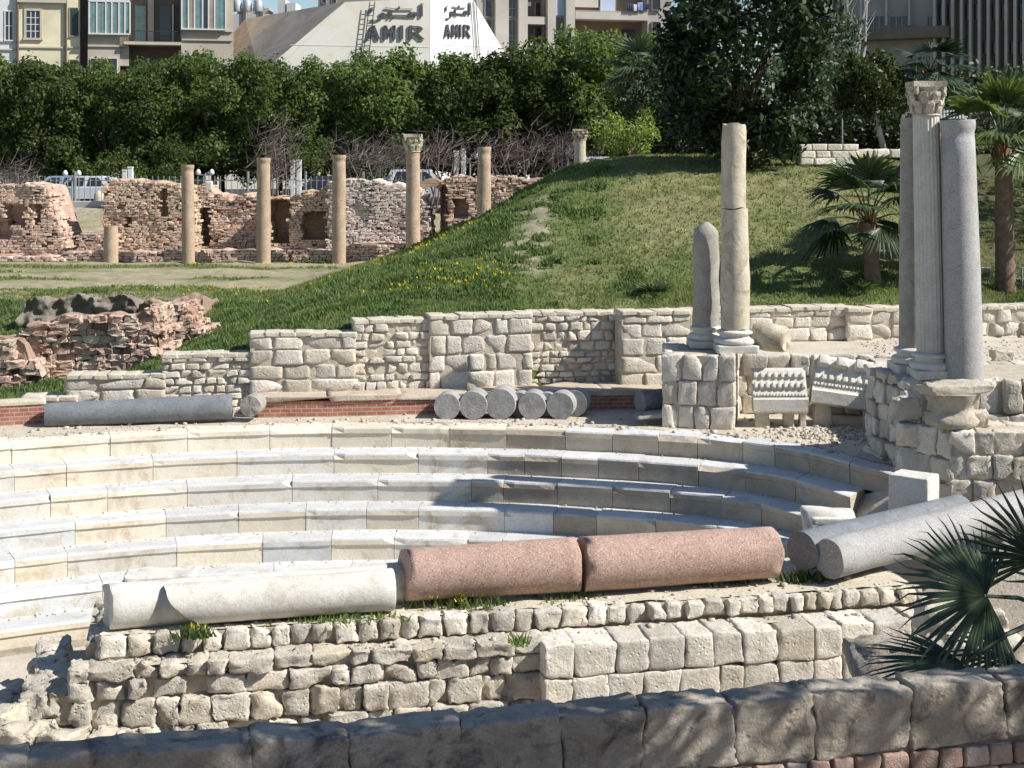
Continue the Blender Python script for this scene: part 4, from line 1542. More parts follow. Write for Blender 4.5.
for (px, py, n, h, sp, fl, lab) in ((462, 603, 60, .13, .28, 14, 'yellow flowered weeds under the left pink shaft'), (705, 582, 30, .16, .09, 6, 'upright yellow flowered weed before the right pink shaft'),
                                    (735, 579, 25, .10, .12, 6, 'low yellow flowered weed near the end of the pink shaft'), (800, 578, 45, .14, .16, 0, 'green weed under the dark grey shaft end'),
                                    (345, 616, 60, .08, .3, 0, 'green tufts under the right end of the white shaft'), (195, 634, 40, .12, .09, 3, 'dark little weed below the pointed white fragment'),
                                    (300, 616, 40, .07, .3, 0, 'sparse grass under the middle of the white shaft'), (560, 594, 30, .06, .3, 0, 'thin grass at the crack of the pink shaft'),
                                    (520, 641, 14, .12, .05, 0, 'single weed growing from the ledge of the stage wall')):
    p = G(px, py, Z1)
    tuft('weed', lab, p + Vector((0, -.03, 0)), n, h, sp, 'weed' if 'dark' in lab else 'grass_green', fl)

# ================================================================== FIELD COLUMNS
fg = 'tan columns standing in the field before the brick ruins'
for (px, pyb, pyt, wpx, dx, cap, lab) in (
        (111, 264, 226, 14.5, 0, 0, 'shortest tan column, waist high stub in the field'),
        (188.5, 263, 165, 13, -1, 0, 'tall tan column left of the middle ruins, beside the stub'),
        (263.5, 260, 158, 14, 0, 0, 'tan column before the dark niche of the ruins'),
        (339, 257, 155, 14, 0, 0, 'tan column left of the column with a capital'),
        (413, 256, 134, 14.5, 0, 1, 'tallest tan column with a pale carved capital'),
        (484, 238, 147, 14, 0, 0, 'tan column rising behind the grassy slope'),
        (580, 175, 129, 12, 0, 2, 'pale column top with capital rising behind the crest of the mound')):
    Y = 61.5
    o = W(px, pyb, Y)
    r = wpx / 2 * Y / F
    zt = ZY(pyt, Y)
    zb = min(o.z, ground_h(o.x, Y) - .05)
    t = thing('field_column', lab, 'column', (o.x, Y, zb), 0, fg)
    hc = .75 if cap == 1 else (.45 if cap == 2 else 0)
    ax = Vector((dx * Y / F, 0, zt - hc - zb))
    shaft_mb((o.x, Y, zb), r, r * .93, ax.length, ax, 24, .015, top='flat' if cap or px == 111 else 'ring').build('shaft', M['column_tan' if cap != 2 else 'column_cream'], t, smooth=True)
    if cap:
        capital_mb(Vector((o.x, Y, zb)) + ax, r * .95, hc).build('capital', M['column_cream'], t)


# ================================================================== BRICK RUINS
def ruin(name, label, prof, yb, Y, thick, mat, rough=.16, niches=(), ztop_noise=.12, ret=None, group='brick ruins across the field', lean_=0.0, stones=True, sc_=.78, amp_=.012):
    """ragged masonry mass with real depth: prof = [(px, py of the top)]"""
    x0, x1 = XP(prof[0][0], Y), XP(prof[-1][0], Y)
    zb = ZY(yb, Y) - .3
    t = thing(name, label, 'ruin', ((x0 + x1) / 2, Y, zb), 0, group)
    ncol = max(6, int((x1 - x0) / .11))
    nrow = 26
    sd = Vector((random.random() * 70, 0, random.random() * 50))
    mb = MB()
    vs, fs = [], []
    back = []
    for i in range(ncol + 1):
        X = x0 + (x1 - x0) * i / ncol
        px = prof[0][0] + (prof[-1][0] - prof[0][0]) * i / ncol
        zt = ZY(interp(prof, px), Y) + ztop_noise * noise.noise(Vector((X * 1.6, 0, 0)) + sd) + ztop_noise * .8 * noise.noise(Vector((X * 5, 0, 0)) + sd)
        loop = []
        for j in range(nrow + 1):
            z = zb + (zt - zb) * j / nrow
            q = Vector((X * .8, 0, z * .8)) + sd
            dpt = .06 + rough * .6 * (noise.noise(q * 1.0) + .6 * noise.noise(q * 2.7) + .4 * noise.noise(Vector((X * 3.0, 0, round(z / .14) * 1.7)) + sd))
            py = HY + (CZ - z) * F / Y
            for (a, b_, c_, d_, dep) in niches:
                ex = .5 * noise.noise(Vector((z * 3, px * .3, 1)))
                if a + ex * 4 < px < b_ + ex * 4 and c_ + ex * 3 < py < d_:
                    dpt += dep
            loop.append(Vector((X, Y + dpt + lean_ * (z - zb), z)))
        loop.append(Vector((X + .05, Y + thick * .5, zt + .12 * noise.noise(q * 2))))
        loop.append(Vector((X, Y + thick, zt - .1)))
        loop.append(Vector((X, Y + thick, zb)))
        vs += loop
    nl = nrow + 4
    for i in range(ncol):
        for j in range(nl - 1):
            fs.append((i * nl + j, (i + 1) * nl + j, (i + 1) * nl + j + 1, i * nl + j + 1))
    fs.append(tuple(range(nl)))
    fs.append(tuple(ncol * nl + j for j in range(nl - 1, -1, -1)))
    mb.add(vs, fs)
    mb.build('core', M[mat], t)
    if not stones:
        return t
    mb = MB()

    def top(X):
        px_ = prof[0][0] + (prof[-1][0] - prof[0][0]) * (X - x0) / (x1 - x0)
        return ZY(interp(prof, px_), Y) + ztop_noise * noise.noise(Vector((X * 1.6, 0, 0)) + sd) + ztop_noise * .8 * noise.noise(Vector((X * 5, 0, 0)) + sd)
    z = zb + .2
    while z < ZY(min(p[1] for p in prof), Y) + .15:
        h = random.uniform(.09, .16) * sc_
        X = x0 + random.uniform(-.1, .1)
        last = None
        while X < x1:
            w = random.uniform(.14, .40) * sc_
            xm, zm = X + w / 2, z + h / 2
            px_, py_ = CX + xm * F / Y, HY + (CZ - zm) * F / Y
            if zm < top(xm) - .02 and random.random() > .04:
                hole = any(a - 1 < px_ < b_ + 1 and c_ - 1 < py_ < d_ for a, b_, c_, d_, e in niches)
                if not hole:
                    dp = rough * .8 * noise.noise(Vector((xm * .9, 0, zm * .9)) + sd) + random.uniform(-.03, .02) + (.05 if random.random() < .1 else 0)
                    mb.stone((xm, Y + dp + .02 + lean_ * (zm - zb), zm), (w / 2 - .004, 0, 0), (0, .16, 0), (random.uniform(-.015, .015), 0, h / 2 - .004), 9 if amp_ < .02 else 6, amp_, 2 if amp_ < .02 else 5, 1.7, .7, 1)
                last = xm + w / 2
            X += w
        if last is not None:                                    # the end turned to the sun
            yy = Y + .15
            while yy < Y + min(thick, 1.8):
                d_ = random.uniform(.2, .45)
                mb.stone((last + random.uniform(-.12, .0), yy + d_ / 2, z + h / 2), (.12, 0, 0), (0, d_ / 2 - .01, 0), (0, 0, h / 2 - .01), 9 if amp_ < .02 else 6, amp_, 2 if amp_ < .02 else 5, 1.7, .7, 1)
                yy += d_
        z += h
    mb.build('rubble_courses', M[mat + '_st'], t)
    return t


ruin('brick_ruin', 'leftmost pinkish ruin with a sloping right side and an arched hollow', [(-60, 190), (0, 186), (25, 183), (46, 186), (52, 205), (57, 222), (64, 240), (66, 262)], 268, 63.5, 3, 'ruin_red', .28, [(6, 26, 206, 224, .45), (-5, 10, 222, 240, .4), (36, 40, 205, 225, .25)])
ruin('brick_ruin', 'tall tan ruin between the stub and the tall column, split by a crack', [(103, 192), (106, 182), (118, 181), (150, 181), (170, 184), (182, 186), (192, 200), (194, 255)], 264, 64.5, 3.5, 'ruin_tan', .2, [(161, 167, 188, 216, .35), (126, 130, 218, 228, .25)])
ruin('brick_ruin', 'low long ruin with a dark hollow right of the tall column', [(186, 196), (200, 184), (206, 186), (214, 195), (240, 194), (266, 198), (278, 196)], 262, 66, 2.5, 'ruin_red', .2, [(190, 209, 208, 246, .9), (232, 238, 195, 199, .3)])
ruin('brick_ruin', 'ruin with a stepped pier and a slanting dark hole before the third column', [(268, 197), (282, 195), (287, 197), (300, 194), (320, 190), (326, 186), (334, 190)], 262, 64.2, 2.5, 'ruin_tan', .2, [(271, 289, 200, 244, 1.1), (303, 326, 212, 240, .8)])
ruin('brick_ruin', 'whitish pink rubble wall behind the column with a capital', [(328, 184), (345, 179), (375, 180), (400, 184), (412, 186), (420, 190), (428, 206), (433, 236)], 258, 63.6, 2.5, 'ruin_pale', .2)
ruin('brick_ruin', 'rightmost ruin with a round hollow behind the sixth column', [(440, 182), (446, 178), (452, 176), (470, 177), (500, 176), (520, 178), (548, 180), (560, 184)], 262, 63.4, 2.5, 'ruin_red', .26, [(454, 467, 200, 218, .5), (441, 447, 186, 240, .6)])
# small arch between the two right ruins
t = thing('ruined_arch', 'small brick arch spanning the gap between the two right ruins', 'arch', W(432, 240, 64), 0)
mb = MB()
c = W(432, 199, 64.2)
for i in range(14):
    a0, a1 = PI * i / 14, PI * (i + 1) / 14
    for (ra, rb) in ((.42, .70),):
        q = [c + Vector((math.cos(a) * r * 1.0, 0, math.sin(a) * r * 1.25)) for a, r in ((a0, ra), (a1, ra), (a1, rb + .03 * random.random()), (a0, rb))]
        mb.add(q + [p + Vector((0, .7, 0)) for p in q], [(0, 1, 2, 3), (7, 6, 5, 4), (0, 4, 5, 1), (2, 6, 7, 3), (1, 5, 6, 2), (3, 7, 4, 0)])
mb.build('arch_ring', M['ruin_tan'], t)
mb = MB()
mb.stone(c + Vector((-.62, .35, -.95)), (.2, 0, 0), (0, .4, 0), (0, 0, 1.0), 8, .06, 8, 2)
mb.stone(c + Vector((.62, .35, -.95)), (.2, 0, 0), (0, .4, 0), (0, 0, 1.0), 8, .06, 8, 2)
mb.build('jambs', M['ruin_red'], t)
# low brick footings in front
for (x0, x1, y, Y, h, lab) in ((60, 200, 262, 62.6, .45, 'low red brick footing before the tall tan ruin'), (196, 345, 259, 62.6, .36, 'low red brick footing between the tall columns'), (345, 470, 256, 62.4, .5, 'red brick footing under the whitish ruin'),
                               (-40, 62, 266, 62.3, .4, 'pale red footing before the leftmost ruin'), (78, 108, 249, 63.2, .7, 'small red heap left of the tall tan ruin')):
    ruin('brick_footing', lab, [(x0, y - h * 24 + 4), (x0 + 6, y - h * 24), ((x0 + x1) / 2, y - h * 25), (x1 - 4, y - h * 24), (x1, y - h * 20)], y + 4, Y, 1.4, 'ruin_red', .06, (), .04, stones=True, group='low brick footings before the ruins')
for (px, py, Y, w, h, lab) in ((209, 186, 66.0, .3, .42, 'white square stone set on the low long ruin'), (113, 180, 66, .3, .2, 'pale loose brick on top of the tall tan ruin')):
    boulder(px, py, Y, w, h, .3, lab, 'white_marble', 'loose_stone', 'stone', None, 9, .02, n=5)
t = None
# nearer pit: red rubble wall, pale wall, earth bank with a ragged dark face
ruin('pit_wall', 'long low red rubble wall in the hollow left of the grassy slope', [(18, 341), (26, 333), (44, 326), (62, 320), (100, 317), (128, 314), (150, 311), (157, 318), (160, 345)], 392, 34.6, 1.3, 'pit', .3, (), .12, group=None, sc_=1.25, amp_=.05)
ruin('pit_wall', 'pale rubble wall at the left edge beside the red rubble wall', [(-70, 334), (-20, 336), (4, 338), (22, 343), (28, 360)], 392, 34.0, 1.2, 'pit', .2, (), .08, group=None, sc_=1.35, amp_=.045)
ruin('pit_wall', 'short reddish stub of wall at the upper right end of the hollow', [(148, 312), (156, 307), (172, 304), (184, 306), (192, 312), (196, 330)], 334, 37.6, 1.0, 'pit', .2, (), .10, group=None, sc_=1.2, amp_=.05)
def bank(label, x0, Y0, x1, Y1, zb, zt, mt):
    """ragged face of earth with an overhanging lip that runs back into the field"""
    t = thing('earth_bank_face', label, 'earth bank', W((x0 + x1) / 2, 330, Y0))
    a, c = Vector((*P2(x0, Y0), 0)), Vector((*P2(x1, Y1), 0))
    sd = Vector((random.random() * 9, 3, 1))
    n, nr, nb = 110, 18, 9
    vs, fs = [], []
    for i in range(n + 1):
        p = a.lerp(c, i / n)
        edge = sstep(0, 16, min(i, n - i))
        tz = zb + (zt - zb + .14 * noise.noise(p * .9 + sd) + .12 * noise.noise(p * 2.6 + sd) + .06 * noise.noise(p * 7 + sd)) * (.25 + .75 * edge)
        for j in range(nr + nb + 1):
            if j <= nr:
                f = j / nr
                z = zb + (tz - zb) * f
                q = Vector((p.x, 0, z))
                d = .35 * noise.noise(q * 1.3 + sd) + .22 * noise.noise(q * 3.1 + sd) + .12 * noise.noise(q * 7 + sd) + .25 * math.sin(f * 3.0)
                vs.append((p.x + .06 * noise.noise(q * 5 + sd), p.y + d, z))
            else:
                g_ = (j - nr) / nb
                z = tz - .4 * g_ + .09 * noise.noise(Vector((p.x * 2, g_ * 4, 1)) + sd) + .05 * noise.noise(Vector((p.x * 6, g_ * 12, 1)) + sd)
                vs.append((p.x, p.y + d + 2.6 * g_, z))
    m_ = nr + nb + 1
    for i in range(n):
        for j in range(m_ - 1):
            fs.append((i * m_ + j, (i + 1) * m_ + j, (i + 1) * m_ + j + 1, i * m_ + j + 1))
    mb = MB()
    mb.add(vs, fs)
    mb.build('face', M[mt], t, smooth=True)


bank('dark ragged earth bank with a shaded face behind the red rubble wall', 6, 41.0, 150, 42.4, 2.7, 4.0, 'earth')
bank('reddish end of the earth bank left of the grassy slope', 128, 41.4, 210, 42.9, 2.8, 3.95, 'bank_red')
# pale stone wall high on the mound
hw = thing('hill_wall', 'short low wall of pale blocks on top of the mound below the round tree', 'wall', W(840, 162, 48))
st = MB()
course_wall(st, P2(801, 44.2), P2(858, 44.6), ZY(165, 44.2), ZY(144, 44.2), (.2, .22), (.4, .7), .4, .012, 4, 12, .01, .008)
st.build('ashlar', M['lime_pale'], hw, smooth=True)
st = MB()
course_wall(st, P2(856, 44.9), P2(935, 45.4), ZY(158, 45), ZY(149, 45), (.3, .34), (.5, .8), .4, .02, 4, 9, .01, .012)
st.build('low_wing', M['lime_pale'], hw, smooth=True)

# ================================================================== TREES
def leaf_cloud(name, clumps, per, size, mat, parent=None, flat=.5, outw=.6, squash=1.0, nrm_jit=.8):
    """many small leaves spread through the volume of the clumps [(centre, radius)]"""
    Vs = []
    cen = np.mean(np.array([c for c, _ in clumps]), axis=0)
    for c, r in clumps:
        n = max(8, int(per * r * r))
        d = rng.normal(size=(n, 3))
        d /= np.linalg.norm(d, axis=1)[:, None]
        rad = r * (rng.uniform(0, 1, n) ** .33) * rng.uniform(.75, 1.12, n)
        P = np.array(c) + d * rad[:, None] * np.array([1, 1, squash])
        N = d * outw + rng.normal(0, nrm_jit, (n, 3)) + np.array([0, 0, .25])
        N /= np.linalg.norm(N, axis=1)[:, None]
        T = np.cross(N, rng.normal(size=(n, 3)))
        T /= np.linalg.norm(T, axis=1)[:, None] + 1e-9
        B = np.cross(N, T)
        s = size * rng.uniform(.6, 1.35, n)
        q = np.empty((n, 4, 3))
        q[:, 0] = P - T * s[:, None]
        q[:, 1] = P + B * (s * flat)[:, None] + N * (s * .15)[:, None]
        q[:, 2] = P + T * s[:, None]
        q[:, 3] = P - B * (s * flat)[:, None] + N * (s * .15)[:, None]
        Vs.append(q.reshape(-1, 3))
    V = np.concatenate(Vs)
    return np_mesh(name, V, np.arange(len(V)).reshape(-1, 4), mat, parent)


def crown_clumps(w, d, h, n, r, zc, fill=.75, boxy=2.6):
    out = []
    while len(out) < n:
        p = np.array([random.uniform(-1, 1), random.uniform(-1, 1), random.uniform(-1, 1)])
        k = (abs(p[0]) ** boxy + abs(p[1]) ** boxy + abs(p[2]) ** boxy) ** (1 / boxy)
        if k > 1 or k < fill * random.random() ** .4:
            continue
        out.append((np.array([p[0] * w, p[1] * d, zc + p[2] * h]), r * random.uniform(.65, 1.3)))
    return out


def limbs(mb, base, h, r, tops):
    mb.local = True                                # limbs are laid out round the tree's own foot
    base = Vector(base)
    fork = base + Vector((random.uniform(-.1, .1), 0, h))
    mb.tube([base, base + (fork - base) * .5 + Vector((random.uniform(-.08, .08), 0, 0)), fork], [r * 1.15, r * .9, r * .8], 8)
    for tp in tops:
        tp = Vector(tp)
        mid = fork.lerp(tp, .5) + Vector((random.uniform(-.2, .2), random.uniform(-.2, .2), .1))
        mb.tube([fork - Vector((0, 0, .1)), mid, tp], [r * .55, r * .35, r * .12], 5)


# street trees behind the fence: four shapes, each copied with its own width and turn
protos = []
for i in range(4):
    t = thing('ficus_tree', 'x', 'tree', (0, 0, 0))
    cl = crown_clumps(2.6, 2.3, 3.05, 80, .72, 4.4, .8, 3.2)
    leaf_cloud('crown', cl, 400, .115, M['leaf_ficus'], t, .55, .9, 1, .6)
    mb = MB()
    limbs(mb, (0, 0, -.1), 2.3, .17, [(random.uniform(-1.6, 1.6), random.uniform(-1.3, 1.3), random.uniform(4, 6)) for _ in range(6)])
    mb.build('trunk', M['bark'], t, smooth=True)
    protos.append(t)
pos = [(-20, 84, 1.04, 'left edge'), (48, 84, 1.0, ''), (108, 84.5, 1.03, ''), (160, 84, .99, ''), (214, 84.5, 1.07, ''), (268, 84, 1.0, ''), (322, 84.5, 1.0, ''), (378, 84, 1.05, ''),
       (432, 84.5, 1.03, ''), (488, 84, 1.06, ''), (540, 84.5, 1.12, ''), (590, 84, 1.2, ''), (640, 85, 1.22, '')]
tl = ['clipped ficus at the left edge before the white and yellow house front', 'clipped ficus before the yellow house, second from the left', 'clipped ficus below the first bay window',
      'clipped ficus before the recessed balcony', 'clipped ficus below the second bay window', 'clipped ficus before the brown sheet roof', 'clipped ficus before the left end of the cream sign building',
      'clipped ficus directly under the large lettering', 'clipped ficus under the sunlit right face of the sign building', 'clipped ficus before the right slope of the sign building',
      'tall clipped ficus before the grey balcony block', 'tall clipped ficus at the lime bush', 'dim ficus half behind the dark big tree']
for i, (px, Y, s, _) in enumerate(pos):
    o = protos[i] if i < 4 else copy_tree(protos[i % 4])
    o.location = (XP(px, Y), Y, 5.15)
    o.scale = (s * random.uniform(.95, 1.12), s, s * random.uniform(.97, 1.04))
    o.rotation_euler.z = random.uniform(0, 6.28)
    tag(o, tl[i], 'tree', 'clipped street trees behind the fence')

for i in range(12):                                          # the far side of the street has the same clipped trees
    o = copy_tree(protos[i % 4])
    px = -10 + i * 58
    o.location = (XP(px, 90.5), 90.5, 5.15)
    o.scale = (1.08, 1.0, 1.02)
    o.rotation_euler.z = random.uniform(0, 6.28)
    tag(o, 'clipped ficus of the second row, filling the gaps between the nearer street trees', 'tree', 'second row of clipped trees across the street')

# rounder shrubs low in front of the hedge trees
for (px, py, Y, w, h, mt, lab) in ((375, 172, 80, 1.6, 1.0, 'leaf_grey', 'rounded green shrub left of the capital column before the trees'), (20, 195, 80, 1.5, .8, 'leaf_grey', 'low green shrub behind the leftmost ruin'),
                                   (110, 170, 80.5, 1.7, 1.3, 'leaf_ficus', 'bright green shrub behind the fence over the parked cars'), (175, 165, 80.5, 1.6, 1.4, 'leaf_ficus', 'green shrub behind the fence right of the white posts'),
                                   (300, 150, 80.5, 1.7, 1.2, 'leaf_ficus', 'light green shrub above the tall white posts')):
    c = W(px, py, Y)
    t = thing('shrub', lab, 'shrub', (c.x, Y, 5.15), 0, None)
    leaf_cloud('foliage', crown_clumps(w, w, h, 20, .55, c.z - 5.15, .6, 2.2), 380, .09, M[mt], t)
    mb = MB()
    limbs(mb, (0, 0, 0), .6, .07, [(random.uniform(-.8, .8), random.uniform(-.5, .5), c.z - 5.15) for _ in range(5)])
    mb.build('stem', M['bark'], t)

# big dark fig on the mound
Y = 44.5
t = thing('fig_tree', 'big dark broad leaved fig tree on top of the mound, cut by the top edge', 'tree', W(742, 158, Y))
ox, oz = 0, t.location.z
cl = crown_clumps(2.2, 2.0, 2.9, 74, .72, 3.1, .8, 2.4) + crown_clumps(1.2, 1.2, .6, 12, .55, .75, .5, 2)
cl += [(np.array([1.9, 0, 4.2]), .7), (np.array([2.4, 0, 4.6]), .6), (np.array([-1.5, -.5, .9]), .5), (np.array([-1.9, 0, 1.2]), .6), (np.array([-2.0, 0, 3.5]), .6)]
leaf_cloud('crown', cl, 330, .14, M['leaf_big'], t, .42, .7, 1, .7)
mb = MB()
limbs(mb, (0, 0, -.3), 1.3, .22, [(random.uniform(-1.4, 1.4), random.uniform(-1, 1), random.uniform(2, 5)) for _ in range(9)])
mb.build('trunk', M['bark'], t, smooth=True)
# grey green trees behind it
gg = 'grey green trees behind the dark fig'
for (px, py, Y, w, h, mt, lab) in ((785, 105, 52, 1.8, 1.9, 'leaf_grey', 'grey green bushy tree right of the dark fig'), (700, 118, 57, 1.8, 1.6, 'leaf_grey', 'grey green tree left of the dark fig'),
                                   (818, 70, 56, 1.8, 2.0, 'leaf_grey', 'tall dim tree behind the round clipped tree'), (656, 108, 54, 1.3, 1.6, 'leaf_dark', 'dark bush between the lime shrub and the fig'),
                                   (920, 118, 54, 1.8, 1.2, 'leaf_dark', 'dark bush behind the tall columns'), (985, 112, 54, 2.2, 1.6, 'leaf_dark', 'dark bush behind the tall palm'),
                                   (812, 132, 51, 1.5, .6, 'leaf_dark', 'low dark bush behind the pale hill wall'), (900, 138, 51, 1.6, .6, 'leaf_dark', 'low dark hedge behind the trunk of the round tree')):
    c = W(px, py, Y)
    zb = ground_h(c.x, Y)
    t = thing('bushy_tree', lab, 'tree', (c.x, Y, zb), 0, gg)
    leaf_cloud('crown', crown_clumps(w, w, h, 40, .62, c.z - zb, .7, 2.3), 300, .10, M[mt], t, .5, .8)
    mb = MB()
    limbs(mb, (0, 0, -.2), max(.4, c.z - zb - h), .12, [(random.uniform(-1, 1), random.uniform(-.8, .8), c.z - zb + random.uniform(-.5, h * .6)) for _ in range(6)])
    mb.build('trunk', M['bark'], t)
# round clipped tree
Y = 46.5
c = W(868, 86, Y)
o = W(884, 150, Y)
t = thing('round_tree', 'round clipped dark tree on a slim pale trunk on top of the mound', 'tree', o)
leaf_cloud('crown', crown_clumps(1.1, 1.0, .92, 60, .34, c.z - o.z, .75, 2.0), 800, .08, M['leaf_round'], t)
for v in t.children:
    v.location.x = c.x - o.x
mb = MB()
mb.tube([o, o + Vector((-.15, 0, .6)), Vector((c.x + .15, Y, c.z - .5))], [.10, .085, .07], 8)
for k in range(5):
    mb.tube([Vector((c.x + .15, Y, c.z - .6)), Vector((c.x + random.uniform(-.6, .6), Y + random.uniform(-.5, .5), c.z + random.uniform(-.1, .4)))], [.05, .02], 5)
mb.build('trunk', M['bark_pale'], t, smooth=True)
# lime shrub on the crest
c = W(626, 131, 49)
t = thing('lime_shrub', 'yellow green shrub on the crest of the mound left of the dark fig', 'shrub', (c.x, 49, ground_h(c.x, 49)))
leaf_cloud('foliage', crown_clumps(1.05, .8, .62, 34, .28, c.z - ground_h(c.x, 49) - .05, .6, 2.4), 900, .06, M['leaf_lime'], t, .4, .8)
mb = MB()
limbs(mb, (0, 0, -.3), .3, .05, [(random.uniform(-.9, .9), random.uniform(-.4, .4), random.uniform(.5, 1)) for _ in range(7)])
mb.build('stem', M['bark'], t)
mb = None


# bare twig masses
def twigs(name, label, c, w, h, n, mat, zb, grp=None, cat='shrub', thick=.018, up=.5):
    t = thing(name, label, cat, (c.x, c.y, zb), 0, grp)
    mb = MB()
    mb.local = True
    for i in range(7):
        a = Vector((random.uniform(-w * .3, w * .3), random.uniform(-.3, .3), 0))
        b_ = Vector((random.uniform(-w * .7, w * .7), random.uniform(-.6, .6), c.z - zb + random.uniform(-h * .2, h * .6)))
        mb.tube([a, a.lerp(b_, .5) + Vector((random.uniform(-.2, .2), 0, .2)), b_], [.06, .04, .015], 4)
    mb.build('stem', M[mat], t)
    P = np.zeros((n, 3, 3))
    for i in range(n):
        p = Vector((random.gauss(0, w * .45), random.gauss(0, .5), c.z - zb + random.gauss(0, h * .45)))
        d = Vector((random.gauss(0, 1), random.gauss(0, .6), random.gauss(up, .7))).normalized() * random.uniform(.4, 1.2)
        s = d.cross(Vector((0, 1, .2))).normalized() * thick
        P[i] = [p - s, p + s, p + d]
    np_mesh('twigs', P.reshape(-1, 3), np.arange(n * 3).reshape(-1, 3), M[mat], t)
    return t


bs = 'bare twiggy shrubs before the street fence'
for (px, py, w, h, n, lab) in ((375, 158, 2.6, 1.0, 420, 'bare purplish twiggy shrub left of the capital column'), (440, 155, 2.0, 1.1, 340, 'bare purplish shrub behind the gap of the two right ruins'),
                               (520, 155, 2.6, 1.0, 460, 'broad bare shrub behind the rightmost ruin'), (566, 150, 1.6, .9, 260, 'bare shrub beside the pale column top on the crest'),
                               (8, 176, 1.6, .7, 260, 'grey bare shrub behind the leftmost ruin'), (278, 155, 1.3, 1.7, 360, 'upright grey bare shrub between two tan columns')):
    twigs('bare_shrub', lab, W(px, py, 75), w, h, n, 'twig', 4.6, bs)
# tall bare tree by the office block
Y = 60
o = W(850, 110, Y)
t = thing('bare_tree', 'tall bare pale branched tree before the grey office block', 'tree', o)
mb = MB()
for i in range(9):
    p = o + Vector((random.uniform(-.15, .15), 0, 0))
    q = W(848 + random.uniform(-26, 26), random.uniform(-25, 20), Y + random.uniform(-.6, .6))
    mid = p.lerp(q, .45) + Vector((random.uniform(-.25, .25), 0, 0))
    mb.tube([p, mid, q], [.07, .05, .02], 5)
    for k in range(7):
        s = mid.lerp(q, random.random())
        mb.tube([s, s + Vector((random.uniform(-.6, .6), random.uniform(-.3, .3), random.uniform(.3, .9)))], [.022, .008], 4, False)
mb.build('branches', M['bark_pale'], t)


# ------------------------------------------------------------------ fan palms
def fan_mb(hub, dirv, up, R_, n=26, spread=150, droop=.25, wid=.055, fold=.03, free=.45):
    """a palmate leaf: ribs radiate from the hub, joined near it and free at the tips"""
    mb = MB()
    hub, dirv = Vector(hub), Vector(dirv).normalized()
    sd = dirv.cross(Vector(up)).normalized()
    nn = sd.cross(dirv).normalized()
    for i in range(n):
        a = R(-spread + 2 * spread * i / (n - 1)) + random.uniform(-.03, .03)
        d = dirv * math.cos(a) + sd * math.sin(a)
        L = R_ * (1 - .25 * (abs(a) / PI) ** 1.5) * random.uniform(.9, 1.06)
        t = nn.cross(d).normalized()
        wd = wid * R_
        st_ = []
        for j, f in enumerate((.02, .3, .6, .85, 1.0)):
            w = wd * (f * 2.2 if f < .45 else (1.0 - (f - .45) * 1.75))
            p = hub + d * (L * f) + nn * (-.10 * R_ * math.sin(abs(a)) * f) - Vector((0, 0, droop * L * max(0, f - .25) ** 1.8 * random.uniform(.7, 1.4)))
            st_.append((p - t * max(w, .0015), p + nn * (fold * R_ * (1 - f)), p + t * max(w, .0015)))
        for (a0, b0, c0), (a1, b1, c1) in zip(st_, st_[1:]):
            mb.add([a0, b0, c0, a1, b1, c1], [(0, 1, 4, 3), (1, 2, 5, 4)])
    return mb


def palm(name, label, foot, crown, r0, r1_, nleaf, R_, mat, pet=.6, dead=0, el=(-25, 75), n=24, seg=10, az=None, bend=0.0, spread=80):
    foot, crown = Vector(foot), Vector(crown)
    t = thing(name, label, 'palm', foot)
    mb = MB()
    pts, rads = [], []
    for i in range(seg * 3 + 1):
        f = i / (seg * 3)
        pts.append(foot.lerp(crown, f) + Vector((bend * math.sin(PI * f), 0, 0)))
        rads.append((r0 + (r1_ - r0) * f) * (1 + .05 * (i % 2)))
    mb.tube(pts, rads, 14)
    mb.build('trunk', M['palm_trunk'], t, smooth=True)
    if dead:
        mb = MB()
        for i in range(dead):
            a = random.uniform(0, 2 * PI)
            p = crown + Vector((math.cos(a) * r1_, math.sin(a) * r1_, random.uniform(-.55, .1)))
            mb.tube([p, p + Vector((math.cos(a) * .10, math.sin(a) * .10, random.uniform(.12, .28)))], [.035, .012], 4)
        mb.build('leaf_bases', M['palm_dead'], t)
    for i in range(nleaf):
        a = (2 * PI * i * .382) if az is None else az[i % len(az)]
        e = R(el[0] + (el[1] - el[0]) * (i + .5) / nleaf)
        d = Vector((math.cos(a) * math.cos(e), math.sin(a) * math.cos(e), math.sin(e)))
        hub = crown + Vector((0, 0, .1)) + d * pet
        hub.z -= .12 * (1 - math.sin(max(0, e)))
        d2 = (d - Vector((0, 0, .35))).normalized()
        fm = fan_mb(hub, d2, (0, 0, 1), R_ * random.uniform(.85, 1.1), n, spread, random.uniform(.2, .55))
        lf = fm.build('fan_leaf', M[mat], t)
        mb = MB()
        mb.tube([crown, crown.lerp(hub, .6) + Vector((0, 0, .06)), hub], [.03, .02, .014], 5)
        mb.build('petiole', M[mat], lf)
    return t


